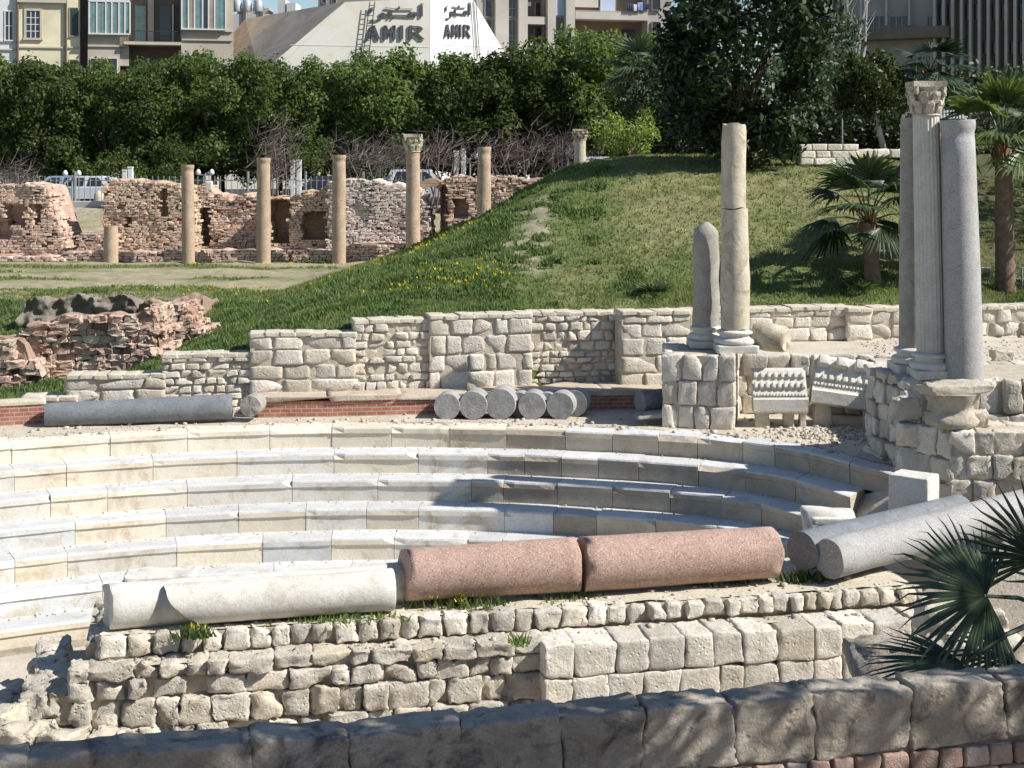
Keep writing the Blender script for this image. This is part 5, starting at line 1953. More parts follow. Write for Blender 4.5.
Y = 35.8
palm('small_palm', 'small fan palm growing at the foot of the mound behind the enclosing wall', (XP(874, Y), Y, ground_h(XP(874, Y), Y) - .2), W(868, 222, Y), .2, .15, 16, 1.15, 'palm_mid', .9, 26, (-22, 82))
Y = 37.5
palm('tall_palm', 'tall fan palm with a bare brown trunk right of the three tall columns', (XP(1006, Y), Y, ground_h(XP(1006, Y), Y) - .2), W(1003, 146, Y), .25, .19, 18, 1.2, 'palm', 1.0, 34, (-25, 84))
Y = 47
palm('dim_palm', 'shaded fan palm whose crown shows behind the carved capital', (XP(945, Y), Y, ground_h(XP(945, Y), Y) - .2), W(930, 72, Y), .2, .17, 12, 1.0, 'palm_dark', .7, 10, (-20, 60))
Y = 76
palm('street_palm', 'grey fan palm half hidden in the row of clipped trees left of the dark fig', (XP(640, Y), Y, 5.0), W(640, 72, Y), .25, .2, 16, 1.5, 'leaf_grey', .9, 0, (-40, 80), n=18)
# seedlings at the wall
for (px, py, Y, nl, lab) in ((652, 296, 34.5, 7, 'low palm seedling in the grass above the wall left of the cream column'), (860, 292, 34.8, 8, 'low dark palm clump at the foot of the small palm')):
    c = W(px, py, Y)
    zb = ground_h(c.x, Y)
    t = thing('palm_seedling', lab, 'plant', (c.x, Y, zb))
    for i in range(nl):
        a = 2 * PI * i / nl
        d = Vector((math.cos(a), math.sin(a), .9)).normalized()
        fan_mb(Vector((c.x, Y, zb)) + d * .2, d, (0, 0, 1), .5, 12, 70, .3).build('fan_leaf', M['palm_dark' if i % 2 else 'palm'], t)
# near palm at the lower right, its trunk outside the frame
Yp = 14.3
foot = Vector((5.6, Yp + .3, 2.2))
crown = W(1058, 612, Yp)
t = thing('near_palm', 'dark shaded fan palm leaning in from the lower right corner, closest to the viewer', 'palm', foot)
mb = MB()
mb.tube([foot, foot.lerp(crown, .5) + Vector((.04, 0, 0)), crown], [.2, .18, .16], 12)
mb.build('trunk', M['palm_trunk'], t, smooth=True)
for (hx, hy, dY, dx, dz, dy, R_, n, spr, mt, upv) in ((986, 596, -.1, -1, .22, -.15, .98, 44, 118, 'palm_dark', (0, -.75, .6)), (962, 664, -.5, -1, -.02, -.2, .98, 30, 80, 'palm_dark', (0, -.35, 1)),
                                                     (1040, 560, .2, -.25, 1, .1, .9, 30, 100, 'palm_dark', (0, -1, .2)), (1075, 590, .4, .8, .6, .2, 1.0, 30, 110, 'palm_dark', (0, -.4, 1)), (1010, 655, .3, -.5, -.55, .1, .7, 26, 100, 'palm_dark', (0, -.6, .6))):
    hub = W(hx, hy, Yp + dY)
    lf = fan_mb(hub, (dx, dy, dz), upv, R_, n, spr, .22, .030, .02).build('fan_leaf', M[mt], t)
    mb = MB()
    mb.tube([crown, crown.lerp(hub, .55) + Vector((0, 0, .05)), hub], [.03, .022, .016], 6)
    mb.build('petiole', M[mt], lf)

# trees beside the camera and right of the theatre that shade the near wall, the palm and the slope
for (c, w, h, n, r, per, lab) in (((6.0, 8.9, 10.6), 1.7, 2.5, 60, .75, 190, 'tree beside the path that shades the near wall'), ((11.6, 11.6, 10.7), 1.7, 1.7, 34, .7, 75, 'second tree beside the path, further right'),
                                  ((10.4, 10.2, 10.7), 1.7, 1.6, 30, .6, 60, 'thin crowned tree beside the path that dapples the near wall'),
                                  ((19, 36, 9.6), 2.6, 2.6, 40, .95, 70, 'broad tree right of the theatre'), ((21, 44, 11), 3.0, 3.0, 44, 1.0, 70, 'broad tree further back on the right slope')):
    fx = c[0] + (3.0 if c[0] < 15 else 0)
    zb = ground_h(fx, c[1])
    t = thing('shade_tree', lab, 'tree', (fx, c[1], zb))
    cr = leaf_cloud('crown', crown_clumps(w, w, h, n, r, c[2] - zb, .6, 2.2), per, .13, M['leaf_ficus'], t)
    cr.location.x = c[0] - fx
    mb = MB()
    limbs(mb, (0, 0, -.2), c[2] - zb - h, .2, [(c[0] - fx + random.uniform(-1, 1), random.uniform(-1, 1), c[2] - zb + random.uniform(-1, 1)) for _ in range(6)])
    mb.build('trunk', M['bark'], t)

# ================================================================== FENCE, POSTS, LAMPS
Yf = 76.5
zs = 5.15
t = thing('street_fence', 'long fence of thin pale iron bars along the street behind the ruins', 'fence', (-8, Yf, zs))
x0, x1 = XP(-40, Yf), XP(585, Yf)
zt = ZY(176, Yf)
bars, rails = MB(), MB()
x = x0
while x < x1:
    bars.box((x, Yf, (zs + zt) / 2), (.035, .035, zt - zs))
    x += .285
for z in (zs + .18, zt - .22):
    rails.box(((x0 + x1) / 2, Yf + .04, z), (x1 - x0, .03, .05))
bars.build('bars', M['iron'], t)
rails.build('rails', M['iron'], t)
x = x0
i = 0
while x < x1:
    mb = MB()
    mb.box((x, Yf - .02, (zs + zt) / 2 + .1), (.11, .11, zt - zs + .25), 0, .02)
    mb.build('post', M['iron'], t)
    x += 2.9
mb = MB()
mb.box(((x0 + XP(110, Yf)) / 2, Yf - .25, zs + .12), (XP(110, Yf) - x0, .3, .34), 0, .03)
tag(mb.build('street_kerb', M['pavement'], None), 'pale low kerb wall under the street fence at the left', 'kerb')
wg = 'pairs of square white posts at the street fence'
for (px, py0, py1, lab) in ((125, 186, 171, 'short white post above the tall tan ruin'), (130.5, 187, 168, 'short white post, taller one of the pair above the tan ruin'), (293, 197, 162, 'tall white post, left one of the pair behind the field columns'),
                            (299, 197, 161, 'tall white post, right one of the pair behind the field columns'), (456, 182, 152, 'white post, left one of the pair by the small arch'), (463.5, 182, 150, 'white post, right one of the pair by the small arch')):
    Y = 75.6
    t = thing('white_post', lab, 'post', (XP(px, Y), Y, 5.0), 0, wg)
    mb = MB()
    zt_ = ZY(py1, Y)
    mb.box((XP(px, Y), Y, (5.0 + zt_) / 2), (.23, .23, zt_ - 5.0), 0, .015)
    mb.build('shaft', M['white_paint'], t)
    mb = MB()
    mb.box((XP(px, Y), Y, zt_ + .03), (.27, .27, .06), 0, .015)
    mb.build('cap', M['white_paint'], t)
lp_ = None
for i, (px, py, lab) in enumerate(((205, 172, 'twin headed park lamp behind the tall tan column'), (470, 156, 'twin headed park lamp right of the white posts'), (562, 148, 'twin headed park lamp before the pale column top'), (72, 173, 'twin headed park lamp over the parked cars'))):
    Y = 78.5
    c = W(px, py, Y)
    if i == 0:
        t = thing('park_lamp', lab, 'street lamp', (0, 0, 0), 0, 'twin headed park lamps')
        h = 2.0
        mb = MB(); mb.tube([(0, 0, -1), (0, 0, h)], [.05, .04], 8); mb.tube([(-.35, 0, h - .05), (.35, 0, h - .05)], .025, 6)
        mb.build('pole', M['iron'], t)
        for s in (-.35, .35):
            mb = MB(); mb.lathe([(.05, 0), (.12, .04), (.135, .14), (.09, .25), (.03, .3)], (s, 0, h - .05), seg=12)
            mb.build('lamp_head', M['lamp_glass'], t, smooth=True)
        lp_ = t
    else:
        t = copy_tree(lp_)
    t.location = (c.x, Y, c.z - 2.1)
    tag(t, lab, 'street lamp', 'twin headed park lamps')
mb = MB()
c = W(99, 205, 77.6)
mb.lathe([(.24, 0), (.26, .1), (.26, .45), (.22, .62), (.12, .74), (.02, .78)], (c.x, 77.6, 5.15), seg=16)
tag(mb.build('bollard', M['coping'], None, smooth=True), 'round topped cream bollard beside the parked cars', 'bollard')


# ------------------------------------------------------------------ cars
def make_car(suv=False):
    t = thing('parked_car', 'x', 'car', (0, 0, 0))
    L, Wd = 4.1, 1.66
    h1, h2 = (.92, 1.68) if suv else (.84, 1.42)
    mb = MB()
    body = [(-L / 2, .38), (-L / 2 + .03, h1 - .12), (-L / 2 + .2, h1), (L / 2 - .95, h1), (L / 2 - .15, h1 - .14), (L / 2, h1 - .3), (L / 2, .34), (L / 2 - .3, .26), (-L / 2 + .3, .26)]
    mb.prism(body, (0, Wd / 2, 0), (1, 0, 0), (0, 0, 1), (0, -Wd, 0))
    mb.build('body', None or M['car_white'], t)
    mb = MB()
    a = [(-L / 2 + (.12 if suv else .35), h1 + .002), (-L / 2 + (.3 if suv else .8), h2), (L / 2 - 1.75, h2), (L / 2 - 1.05, h1 + .002)]
    lo = [Vector((x, s * (Wd / 2 - .04), z)) for s in (-1, 1) for x, z in (a[0], a[3])]
    hi = [Vector((x, s * (Wd / 2 - .2), z)) for s in (-1, 1) for x, z in (a[1], a[2])]
    mb.add([lo[0], lo[1], lo[3], lo[2], hi[0], hi[1], hi[3], hi[2]], [(0, 1, 5, 4), (1, 2, 6, 5), (2, 3, 7, 6), (3, 0, 4, 7), (4, 5, 6, 7)])
    rf = mb.build('roof', M['car_white'], t)
    for s in (-1, 1):
        for (f0, f1) in ((.10, .47), (.53, .93)):
            mb = MB()
            q = []
            for f, zf in ((f0, .12), (f1, .12), (f1 * .9 + .02, .88), (f0 + .06, .88)):
                x = (a[0][0] + (a[3][0] - a[0][0]) * f) * (1 - zf) + (a[1][0] + (a[2][0] - a[1][0]) * f) * zf
                q.append(Vector((x, s * (Wd / 2 - .04 - .16 * zf + .012), h1 + (h2 - h1) * zf)))
            mb.face(q if s < 0 else q[::-1])
            b2 = MB(); b2.add(q + [p - Vector((0, s * .03, 0)) for p in q], [(0, 1, 2, 3), (7, 6, 5, 4), (0, 4, 5, 1), (1, 5, 6, 2), (2, 6, 7, 3), (3, 7, 4, 0)])
            b2.build('window', M['glass'], t)
    for xa, xb in ((a[0], a[1]), (a[3], a[2])):
        sgn = 1 if xa[0] > 0 else -1
        q = [Vector((xa[0] + (xb[0] - xa[0]) * f + sgn * .014, y * (1 - .12 * f), h1 + (h2 - h1) * f)) for f, y in ((.12, -.68), (.12, .68), (.88, .68), (.88, -.68))]
        b2 = MB(); b2.add(q + [p - Vector((sgn * .03, 0, 0)) for p in q], [(0, 1, 2, 3), (7, 6, 5, 4), (0, 4, 5, 1), (1, 5, 6, 2), (2, 6, 7, 3), (3, 7, 4, 0)])
        b2.build('windscreen', M['glass'], t)
    for x in (-1.28, 1.3):
        for s in (-1, 1):
            w = MB(); w.lathe([(.2, 0), (.3, .01), (.32, .05), (.32, .15), (.3, .19), (.2, .2)], (x, s * (Wd / 2 + .02), .32), (0, -s, 0), 18)
            wh = w.build('wheel', M['tyre'], t, smooth=True)
            w = MB(); w.lathe([(.05, 0), (.19, .005), (.2, .03)], (x, s * (Wd / 2 + .03), .32), (0, -s, 0), 14)
            w.build('rim', M['rim'], wh)
    for s in (-1, 1):
        w = MB(); w.box((L / 2 - .02, s * .58, h1 - .27), (.08, .32, .14), 0, .02); w.build('headlight', M['lamp_glass'], t)
        w = MB(); w.box((-L / 2 + .02, s * .66, h1 - .2), (.06, .2, .2), 0, .02); w.build('tail_light', M['bush_red'], t)
    return t


def paint(o, m):
    for ch in o.children:
        if ch.name.split('.')[0] in ('body', 'roof'):
            ch.data = ch.data.copy()
            ch.data.materials[0] = m


hatch, suv = make_car(False), make_car(True)
cg = 'cars parked along the street behind the fence'
cars = [(hatch, (225 + 0) * 0 + 82, 79.4, PI, 'car_white', 'pale hatchback parked behind the fence between the two left ruins'), (None, 58, 79.6, PI, 'car_blue', 'bluish car cut by the leftmost ruin'),
        (suv, 617, 79.0, 0, 'car_white', 'white off roader parked behind the fence at the right, before the mound'), ('s', 425, 79.3, 0, 'car_white', 'white car whose roof shows right of the capital column'),
        (None, 322, 79.5, PI, 'car_dark', 'dark car behind the fence by the third tall column')]
used = set()
for (p, px, Y, rz, mt, lab) in cars:
    src = p if not (p is None or p == 's') else None
    o = src if src else copy_tree(suv if p == 's' else hatch)
    o.location = (XP(px, Y), Y, 5.21 + (.75 if px > 600 else .0) + (.08 if px == 425 else 0))
    o.rotation_euler.z = rz
    paint(o, M[mt])
    tag(o, lab, 'car', cg)
# the road climbs to the right; a low bank carries the last two cars
m = MB()
m.prism([(XP(380, 78), 0), (XP(700, 78), 0), (XP(700, 78), .78), (XP(590, 78), .75), (XP(470, 78), .32), (XP(400, 78), .3)], (0, 77.6, 5.2), (1, 0, 0), (0, 0, 1), (0, 3.4, 0))
tag(m.build('road', M['asphalt']), kind='structure')
# white railing far right, and rails
t = thing('white_railing', 'small white picket railing seen between the tall columns', 'railing', W(968, 118, 40))
mb = MB()
for i in range(9):
    p = W(938 + i * 3.1, 114, 41)
    mb.box((p.x, p.y, p.z), (.05, .03, .26), 0, .008)
a, c = W(934, 116, 41), W(968, 116, 41)
mb.box(((a.x + c.x) / 2, a.y + .03, a.z - .02), (c.x - a.x, .03, .04))
mb.build('pickets', M['white_paint'], t)
mb = MB()
for px in (936, 951, 966):
    p = W(px, 116, 41)
    zb = ground_h(p.x, 41)
    mb.box((p.x, p.y + .05, (p.z + zb) / 2), (.06, .06, abs(p.z - zb)))
mb.build('posts', M['white_paint'], t)
t = thing('pipe_railing', 'grey pipe railing in the shade behind the tall palm', 'railing', W(990, 290, 37))
mb = MB()
for py in (268, 279, 291):
    mb.tube([W(955, py, 38.5), W(1060, py, 38.5)], .02, 6)
for px in (958, 990, 1022, 1054):
    p = W(px, 268, 38.5)
    mb.tube([p, (p.x, p.y, ground_h(p.x, p.y) - .1)], .025, 6)
mb.build('pipes', M['iron'], t)
p = W(842, 112, 49)
mb = MB()
mb.tube([(p.x, p.y, ground_h(p.x, p.y) - .1), p], [.04, .03], 8)
mb.tube([p, p + Vector((.0, 0, .06))], [.06, .05], 8)
tag(mb.build('slim_pole', M['iron'], None), 'slim grey pole standing behind the pale hill wall', 'pole')

# ================================================================== BUILDINGS
class Facade:
    """local frame of a house front: u to the right, z up, n towards the viewer; px/py are turned to metres at the front's own distance"""

    def __init__(s, t, px0, Y0, ang=0.0):
        s.t = t
        s.o = Vector((XP(px0, Y0), Y0, 0))
        s.px0, s.Y0, s.ang = px0, Y0, ang
        s.u = Vector((math.cos(ang), math.sin(ang), 0))
        s.n = Vector((math.sin(ang), -math.cos(ang), 0))

    def uv(s, px, py):
        # intersect the pixel's line of sight with the front's plane
        k = (px - CX) / F
        den = s.u.x - k * s.u.y
        U = (k * s.o.y - s.o.x) / den
        Y = s.o.y + s.u.y * U
        return U, CZ - (py - HY) * Y / F

    def box(s, mb, x0, y0, x1, y1, d0, d1, bev=0.0):
        """box covering px x0..x1, py y0..y1, from depth d0 (behind, negative) to d1 (proud)"""
        u0, za = s.uv(x0, y0)
        u1, _ = s.uv(x1, y0)
        um, zb = s.uv((x0 + x1) / 2, y1)
        _, za = s.uv((x0 + x1) / 2, y0)
        c = s.o + s.u * ((u0 + u1) / 2) + s.n * ((d0 + d1) / 2)
        mb.box((c.x, c.y, (za + zb) / 2), (abs(u1 - u0), abs(d1 - d0), abs(za - zb)), s.ang, bev)

    def part(s, name, mat, x0, y0, x1, y1, d0, d1, parent=None, bev=0.0):
        mb = MB()
        s.box(mb, x0, y0, x1, y1, d0, d1, bev)
        return mb.build(name, M[mat], parent or s.t)

    def window(s, x0, y0, x1, y1, mats=('trim', 'glass'), bars=(1, 2), fw=.9, shutters=None, d=.06, barmat='white_paint', at=0.0):
        """surround, recessed pane, glazing bars; shutters = material of the slatted leaves"""
        fr = MB()
        s.box(fr, x0 - fw, y0 - fw, x1 + fw, y0, at - .05, d)
        s.box(fr, x0 - fw * 1.4, y1, x1 + fw * 1.4, y1 + fw, at - .05, d + .08)
        s.box(fr, x0 - fw, y0, x0, y1, at - .05, d)
        s.box(fr, x1, y0, x1 + fw, y1, at - .05, d)
        w = fr.build('window', M[mats[0]], s.t)
        s.part('pane', mats[1], x0, y0, x1, y1, at - .2, at + .012, w)
        if bars:
            b_ = MB()
            for i in range(1, bars[0] + 1):
                xm = x0 + (x1 - x0) * i / (bars[0] + 1)
                s.box(b_, xm - .35, y0, xm + .35, y1, at, at + .03)
            for i in range(1, bars[1] + 1):
                ym = y0 + (y1 - y0) * i / (bars[1] + 1)
                s.box(b_, x0, ym - .3, x1, ym + .3, at, at + .026)
            b_.build('glazing_bars', M[barmat], w)
        if shutters:
            for (a, c) in shutters[1]:
                sb = MB()
                s.box(sb, a, y0 + .3, c, y1 - .3, at, at + .05)
                y = y0 + .8
                while y < y1 - .8:
                    s.box(sb, a + .25, y, c - .25, y + .55, at + .045, at + .075)
                    y += 1.1
                sb.build('shutter', M[shutters[0]], w)
        return w


# ---------- left apartment house
Yb = 112.0
bz = 5.2
t = thing('apartment_house', 'old yellow and brown apartment house with teal shuttered bay windows at the top left', 'building', (XP(110, Yb), Yb + 4, bz))
f = Facade(t, 60, Yb, R(14))
f.part('wall', 'white_wall', -70, -60, 17, 215, -8, 0)
f.part('wall', 'yellow_wall', 17, -60, 67, 215, -8, .12)
f.part('wall', 'yellow_wall', 67, -60, 80, 215, -8, .1)
f.part('wall', 'recess', 80, -60, 88, 215, -8, -.9)  # side wall strip, its shade put into the dark colour
f.part('wall', 'brown_wall', 88, -60, 120, 215, -8, .5)
f.part('wall', 'brown_wall', 181, -60, 233, 215, -9, .6)
f.part('wall', 'recess', 120, -60, 181, 215, -8, -1.6)
for (a, b_, y, d) in ((17.5, 66, 1, .35), (17.5, 66, 47.5, .22), (67.5, 79, 47.5, .2), (88.2, 128, 46.5, .62), (181.5, 232, 40.5, .72), (181.5, 232, 31.5, .75), (88.2, 128, 36, .66), (-70, 16.5, 41, .1), (-70, 16.5, 49, .12)):
    f.part('cornice', 'trim', a, y - .8, b_, y + .8, -.05, d)
f.part('cornice', 'trim', 17.5, -3, 66.5, 3, 0, .4)
f.window(5.5, 11.5, 12.5, 40, ('white_paint', 'glass'), (1, 1), 1.0)
f.window(5.5, 63, 12.5, 92, ('white_paint', 'glass'), (1, 1), 1.0)
f.window(26.5, 11, 40, 38, ('trim', 'glass'), (2, 3), 2.2, d=.2, at=.12)
f.window(26.5, 62, 39, 90, ('trim', 'teal_dark'), None, 1.0, d=.18, at=.12)
f.window(70, 8, 78.5, 36, ('trim', 'glass'), None, .6, ('teal_dark', [(70.2, 74), (74.4, 78.3)]), .16, at=.1)
f.window(70, 60, 78.5, 90, ('trim', 'glass'), None, .6, ('teal_dark', [(70.2, 74), (74.4, 78.3)]), .16, at=.1)


def bay(f, x0, x1, y0, y1, leaves, d, lower):
    """glazed wooden bay: white posts and rails, teal leaves"""
    mb = MB()
    f.box(mb, x0, y0 - 2, x1, y1 + 1.5, .3, d)
    b = mb.build('bay_window', M['brown_wall'], f.t)
    fr = MB()
    n = len(leaves)
    f.box(fr, x0, y0 - 2.2, x1, y0, d - .05, d + .10)
    f.box(fr, x0 - .4, y1, x1 + .4, y1 + 1.4, d - .05, d + .16)
    for a in [l[0] for l in leaves] + [leaves[-1][1]]:
        f.box(fr, a - .75, y0, a + .75, y1, d - .05, d + .10)
    fr.build('frame', M['white_wall'], b)
    for (a, c, mt) in leaves:
        sb = MB()
        f.box(sb, a + .8, y0, c - .8, y1, d - .02, d + .03)
        if mt != 'glass':
            x = a + 1.2
            while x < c - 1:
                f.box(sb, x, y0 + .5, x + .45, y1 - .5, d + .02, d + .055)
                x += 1.3
        sb.build('shutter' if mt != 'glass' else 'pane', M[mt], b)


bay(f, 89, 130, 3, 34, [(89.5, 97, 'teal'), (97, 106, 'teal'), (106, 112, 'teal'), (112, 119, 'teal'), (119, 125, 'teal'), (125, 130, 'teal')], .75, 0)
bay(f, 181, 225, -4, 29.5, [(181.5, 188, 'teal'), (188, 194, 'brown_wall'), (194, 202, 'teal'), (202, 208, 'glass'), (208, 214, 'brown_wall'), (214, 225, 'teal')], .85, 0)
for (a, c) in ((91, 96), (98, 107), (108, 117)):
    f.window(a, 59, c, 82, ('white_wall', 'glass'), None, .5, d=.58, at=.5)
for (a, c) in ((184, 191), (193, 201), (203, 212)):
    f.window(a, 56, c, 82, ('white_wall', 'glass'), (1, 1), .5, d=.68, at=.6)
# recessed balcony between the bays
f.part('balcony', 'trim', 124, 42.5, 181, 45.5, -1.6, .9)
b = f.part('parapet', 'brown_wall', 120, 45.6, 129, 66, -1.4, .3)
f.part('door', 'teal', 135, 4, 146, 41.5, -1.7, -1.5)
f.part('pilaster', 'brown_wall', 148, -10, 154, 42, -1.7, -1.2)
f.part('door', 'glass', 160, 4, 171, 41.5, -1.7, -1.5)
f.part('shutter', 'white_wall', 172.5, 3, 174, 41, -1.6, -1.2)
f.part('door', 'glass', 138, 58, 150, 90, -1.7, -1.5)
rl = MB()
f.box(rl, 124, 31.6, 181, 32.4, .78, .84)
x = 124.5
while x < 181:
    f.box(rl, x - .15, 32.4, x + .15, 42.4, .79, .83)
    x += 1.6
rl.build('railing', M['dark_iron'], t)
for px in (66.2, 18):
    pp = MB()
    U, za = f.uv(px, -60)
    p = f.o + f.u * U + f.n * .25
    pp.tube([(p.x, p.y, 5.3), (p.x, p.y, za)], .09, 8)
    pp.build('drain_pipe', M['bark'], t)

# ---------- cream building with the lettering
Ys = 109.0
t = thing('sign_building', 'cream sloped sided building with large lettering on its left and sunlit right faces', 'building', (XP(400, Ys), Ys + 6, bz))
c0 = (430, Ys)
fl = Facade(t, 430, Ys, R(15))            # left face, receding to the left
U0, zt0 = fl.uv(345, 2)


def flp(px, py, d=0.0):
    U, z = fl.uv(px, py)
    p = fl.o + fl.u * U + fl.n * d
    return Vector((p.x, p.y, z))


poly = [flp(345, 2), flp(430, -2), Vector((fl.o.x, fl.o.y, 5.2)), Vector((*flp(205, 130)[:2], 5.2)), flp(205, 120)]
mb = MB()
back = [p + Vector((2.5, 14, 0)) for p in poly]
mb.add(poly + back, [(0, 4, 3, 2, 1), (5, 6, 7, 8, 9), (0, 1, 6, 5), (1, 2, 7, 6), (3, 4, 9, 8)])
mb.build('wall', M['cream_wall'], t)
fr_ = Facade(t, 430, Ys, R(38))            # right face, turned towards the sun


def frp(px, py, d=0.0):
    U, z = fr_.uv(px, py)
    p = fr_.o + fr_.u * U + fr_.n * d
    return Vector((p.x, p.y, z))


A0 = Vector((fl.o.x, fl.o.y, flp(430, -2).z))
poly = [A0, frp(471, -4), frp(530, 96), Vector((*frp(530, 96)[:2], 5.2)), Vector((fl.o.x, fl.o.y, 5.2))]
poly = [p + fr_.n * .012 for p in poly]
mb = MB()
mb.add(poly + [p - fr_.n * .5 for p in poly], [(0, 4, 3, 2, 1), (5, 6, 7, 8, 9), (0, 1, 6, 5), (1, 2, 7, 6), (2, 3, 8, 7)])
mb.build('wall', M['sunlit_wall'], t)
# raised panel joints on the faces
jm = MB()
for py in (46,):
    fl.box(jm, 290, py - .25, 429, py + .25, -.02, .02)
    fr_.box(jm, 431, py - .25, 500, py + .25, 0, .03)
for px in (362, 396):
    fl.box(jm, px - .2, 46.5, px + .2, 90, -.02, .02)
jm.build('joint', M['white_wall'], t)
# brown roof running back from the slanted edge
e0, e1 = flp(205, 120), flp(345, 2)
e0 = flp(262, 84)
b0, b1 = e0 + Vector((-9.0, 16, 0)), e1 + Vector((-9.5, 14, -.05))
mb = MB()
nrm = (e1 - e0).cross(b0 - e0).normalized()
if nrm.z < 0: nrm = -nrm
q = [e0, e1, b1, b0]
mb.add([p + nrm * .02 for p in q] + [p - nrm * .4 for p in q], [(0, 1, 2, 3), (7, 6, 5, 4), (0, 4, 5, 1), (1, 5, 6, 2), (2, 6, 7, 3), (3, 7, 4, 0)])
rf = mb.build('roof', M['roof_brown'], t)


# lettering: flat strokes with real thickness, standing off the wall on pegs
def strokes(fp, fac, glyphs, depth, name, parent, mat):
    mb = MB()
    for poly in glyphs:
        f0 = [fp(x, y, .05) for x, y in poly]
        f1 = [fp(x, y, .05 + depth) for x, y in poly]
        n = len(poly)
        mb.add(f0 + f1, [tuple(range(n)), tuple(range(2 * n - 1, n - 1, -1))] + [(i, i + n, (i + 1) % n + n, (i + 1) % n) for i in range(n)])
    return mb.build(name, M[mat], parent)


def bar(x0, y0, x1, y1, w):
    dx, dy = x1 - x0, y1 - y0
    l = math.hypot(dx, dy)
    nx_, ny_ = -dy / l * w / 2, dx / l * w / 2
    return [(x0 + nx_, y0 + ny_), (x1 + nx_, y1 + ny_), (x1 - nx_, y1 - ny_), (x0 - nx_, y0 - ny_)]


def curve(pts, w):
    out = []
    for (a, b), (c, d) in zip(pts, pts[1:]):
        out.append(bar(a, b, c, d, w))
    return out


def latin(x):
    """AMIR in the unit box: x 0..1, y 0 top..1 bottom"""
    w = x
    g = {}
    g['A'] = [bar(.01, 1, .10, 0, .05), bar(.10, 0, .19, 1, .06), bar(.05, .66, .155, .66, .14)]
    g['M'] = [bar(.30, 1, .30, 0, .05), bar(.305, .02, .38, .75, .055), bar(.38, .75, .455, .02, .055), bar(.46, 0, .46, 1, .05)]
    g['I'] = [bar(.585, 0, .585, 1, .06)]
    g['R'] = [bar(.74, 0, .74, 1, .055)] + curve([(.74, .06), (.88, .08), (.92, .26), (.87, .48), (.74, .52)], .07) + [bar(.82, .52, .95, 1, .065)]
    return g


def place(g, x0, y0, x1, y1):
    return [[(x0 + (x1 - x0) * a, y0 + (y1 - y0) * b) for a, b in poly] for poly in g]


def arabic():
    """the word amir in arabic letters, right to left: alif with hamza, mim, ya with two dots, ra"""
    g = [bar(.95, .12, .95, .88, .045)] + curve([(.985, .0), (.93, .02), (.95, .07), (.985, .06)], .022)
    g += curve([(.84, .86), (.84, .60), (.76, .58), (.74, .74), (.80, .84), (.86, .84)], .05)             # mim
    g += curve([(.78, .84), (.62, .80), (.46, .78), (.40, .80)], .07)                                   # long joining stroke
    g += curve([(.40, .82), (.40, .48)], .05)                                                             # ya tooth
    g += [bar(.43, .95, .46, .95, .06), bar(.36, .95, .39, .95, .06)]
    g += curve([(.40, .80), (.30, .80), (.245, .62)], .07) + curve([(.245, .62), (.25, .95), (.16, 1.12), (.05, 1.10)], .05)   # ra
    g += curve([(.12, .25), (.04, .32), (.06, .55), (.02, .62)], .03) + curve([(.30, .28), (.52, .38), (.80, .36)], .03) + [bar(.55, .2, .55, .36, .03)]
    return g


s1 = []
for k, v in latin(1).items():
    s1 += v
strokes(flp, fl, place(s1, 367, 25.5, 425.5, 39.5), .10, 'lettering', t, 'letter')
strokes(frp, fr_, place(s1, 444, 24.5, 470.5, 37.5), .10, 'lettering', t, 'letter')
strokes(flp, fl, place(arabic(), 368, 3.5, 424, 18.5), .10, 'lettering', t, 'letter')
strokes(frp, fr_, place(arabic(), 444, 2.5, 470, 17), .10, 'lettering', t, 'letter')
# scaffold ladder left of the lettering
ld = thing('ladder', 'thin leaning iron ladder left of the large lettering', 'ladder', flp(366, 58))
mb = MB()
for (a, b_) in (((369, 2), (362, 57)), ((374, 2), (368, 56))):
    mb.tube([flp(*a, .35), flp(*b_, .35)], .035, 5)
for i in range(10):
    y = 6 + i * 5
    k = (y - 2) / 55
    mb.tube([flp(369 - 7 * k, y, .35), flp(374 - 6 * k, y, .35)], .025, 4)
mb.build('rails', M['dark_iron'], ld)
mb = MB()
mb.tube([frp(472, 0, .2), frp(476, 58, .2)], .03, 5)
mb.tube([frp(474, 0, .2), frp(478, 58, .2)], .03, 5)
tag(mb.build('cable', M['dark_iron'], None), 'thin cables hanging down the sunlit right face of the sign building', 'cable')
# things on the roofs behind
t = thing('flat_roof_house', 'pale low block with a flat roof showing above the brown roof', 'building', (XP(285, 132), 134, bz))
f = Facade(t, 285, 131)
f.part('wall', 'white_wall', 215, 14, 300, 200, -8, 0)
f.part('wall', 'trim', 236, 7.5, 268, 14, -3, -.5)
f.part('parapet', 'trim', 296, 10, 350, 14, -4, -.3)
f.part('pier', 'recess', 243, 6, 246, 22, -.4, .1)
f.part('pier', 'recess', 260, 6, 263, 20, -.4, .1)
f.part('hut', 'white_wall', 278, 0, 286, 14, -3, .2)
f.part('hut', 'white_wall', 287, 3, 296, 14, -3, .25)
tk = 'round water tanks on the flat roof'
for (px, lab) in ((237, 'leftmost round water tank on the roof beside the brown house'), (247, 'middle round water tank on the flat roof'), (258, 'rightmost round water tank on the flat roof')):
    p = W(px, 8, 129)
    mb = MB()
    mb.lathe([(.38, 0), (.4, .05), (.4, .8), (.3, .98), (.05, 1.05)], (p.x, p.y, p.z - .3), seg=18)
    tag(mb.build('water_tank', M['tank'], None, smooth=True), lab, 'water tank', tk)
t = thing('far_house', 'dim grey block at the top edge behind the left end of the sign building', 'building', (XP(335, 150), 150, bz))
f = Facade(t, 335, 150)
f.part('wall', 'concrete_dark', 318, -60, 420, 200, -8, 0)
f.window(322, -4, 326, 3, ('trim', 'glass'), None, .4)
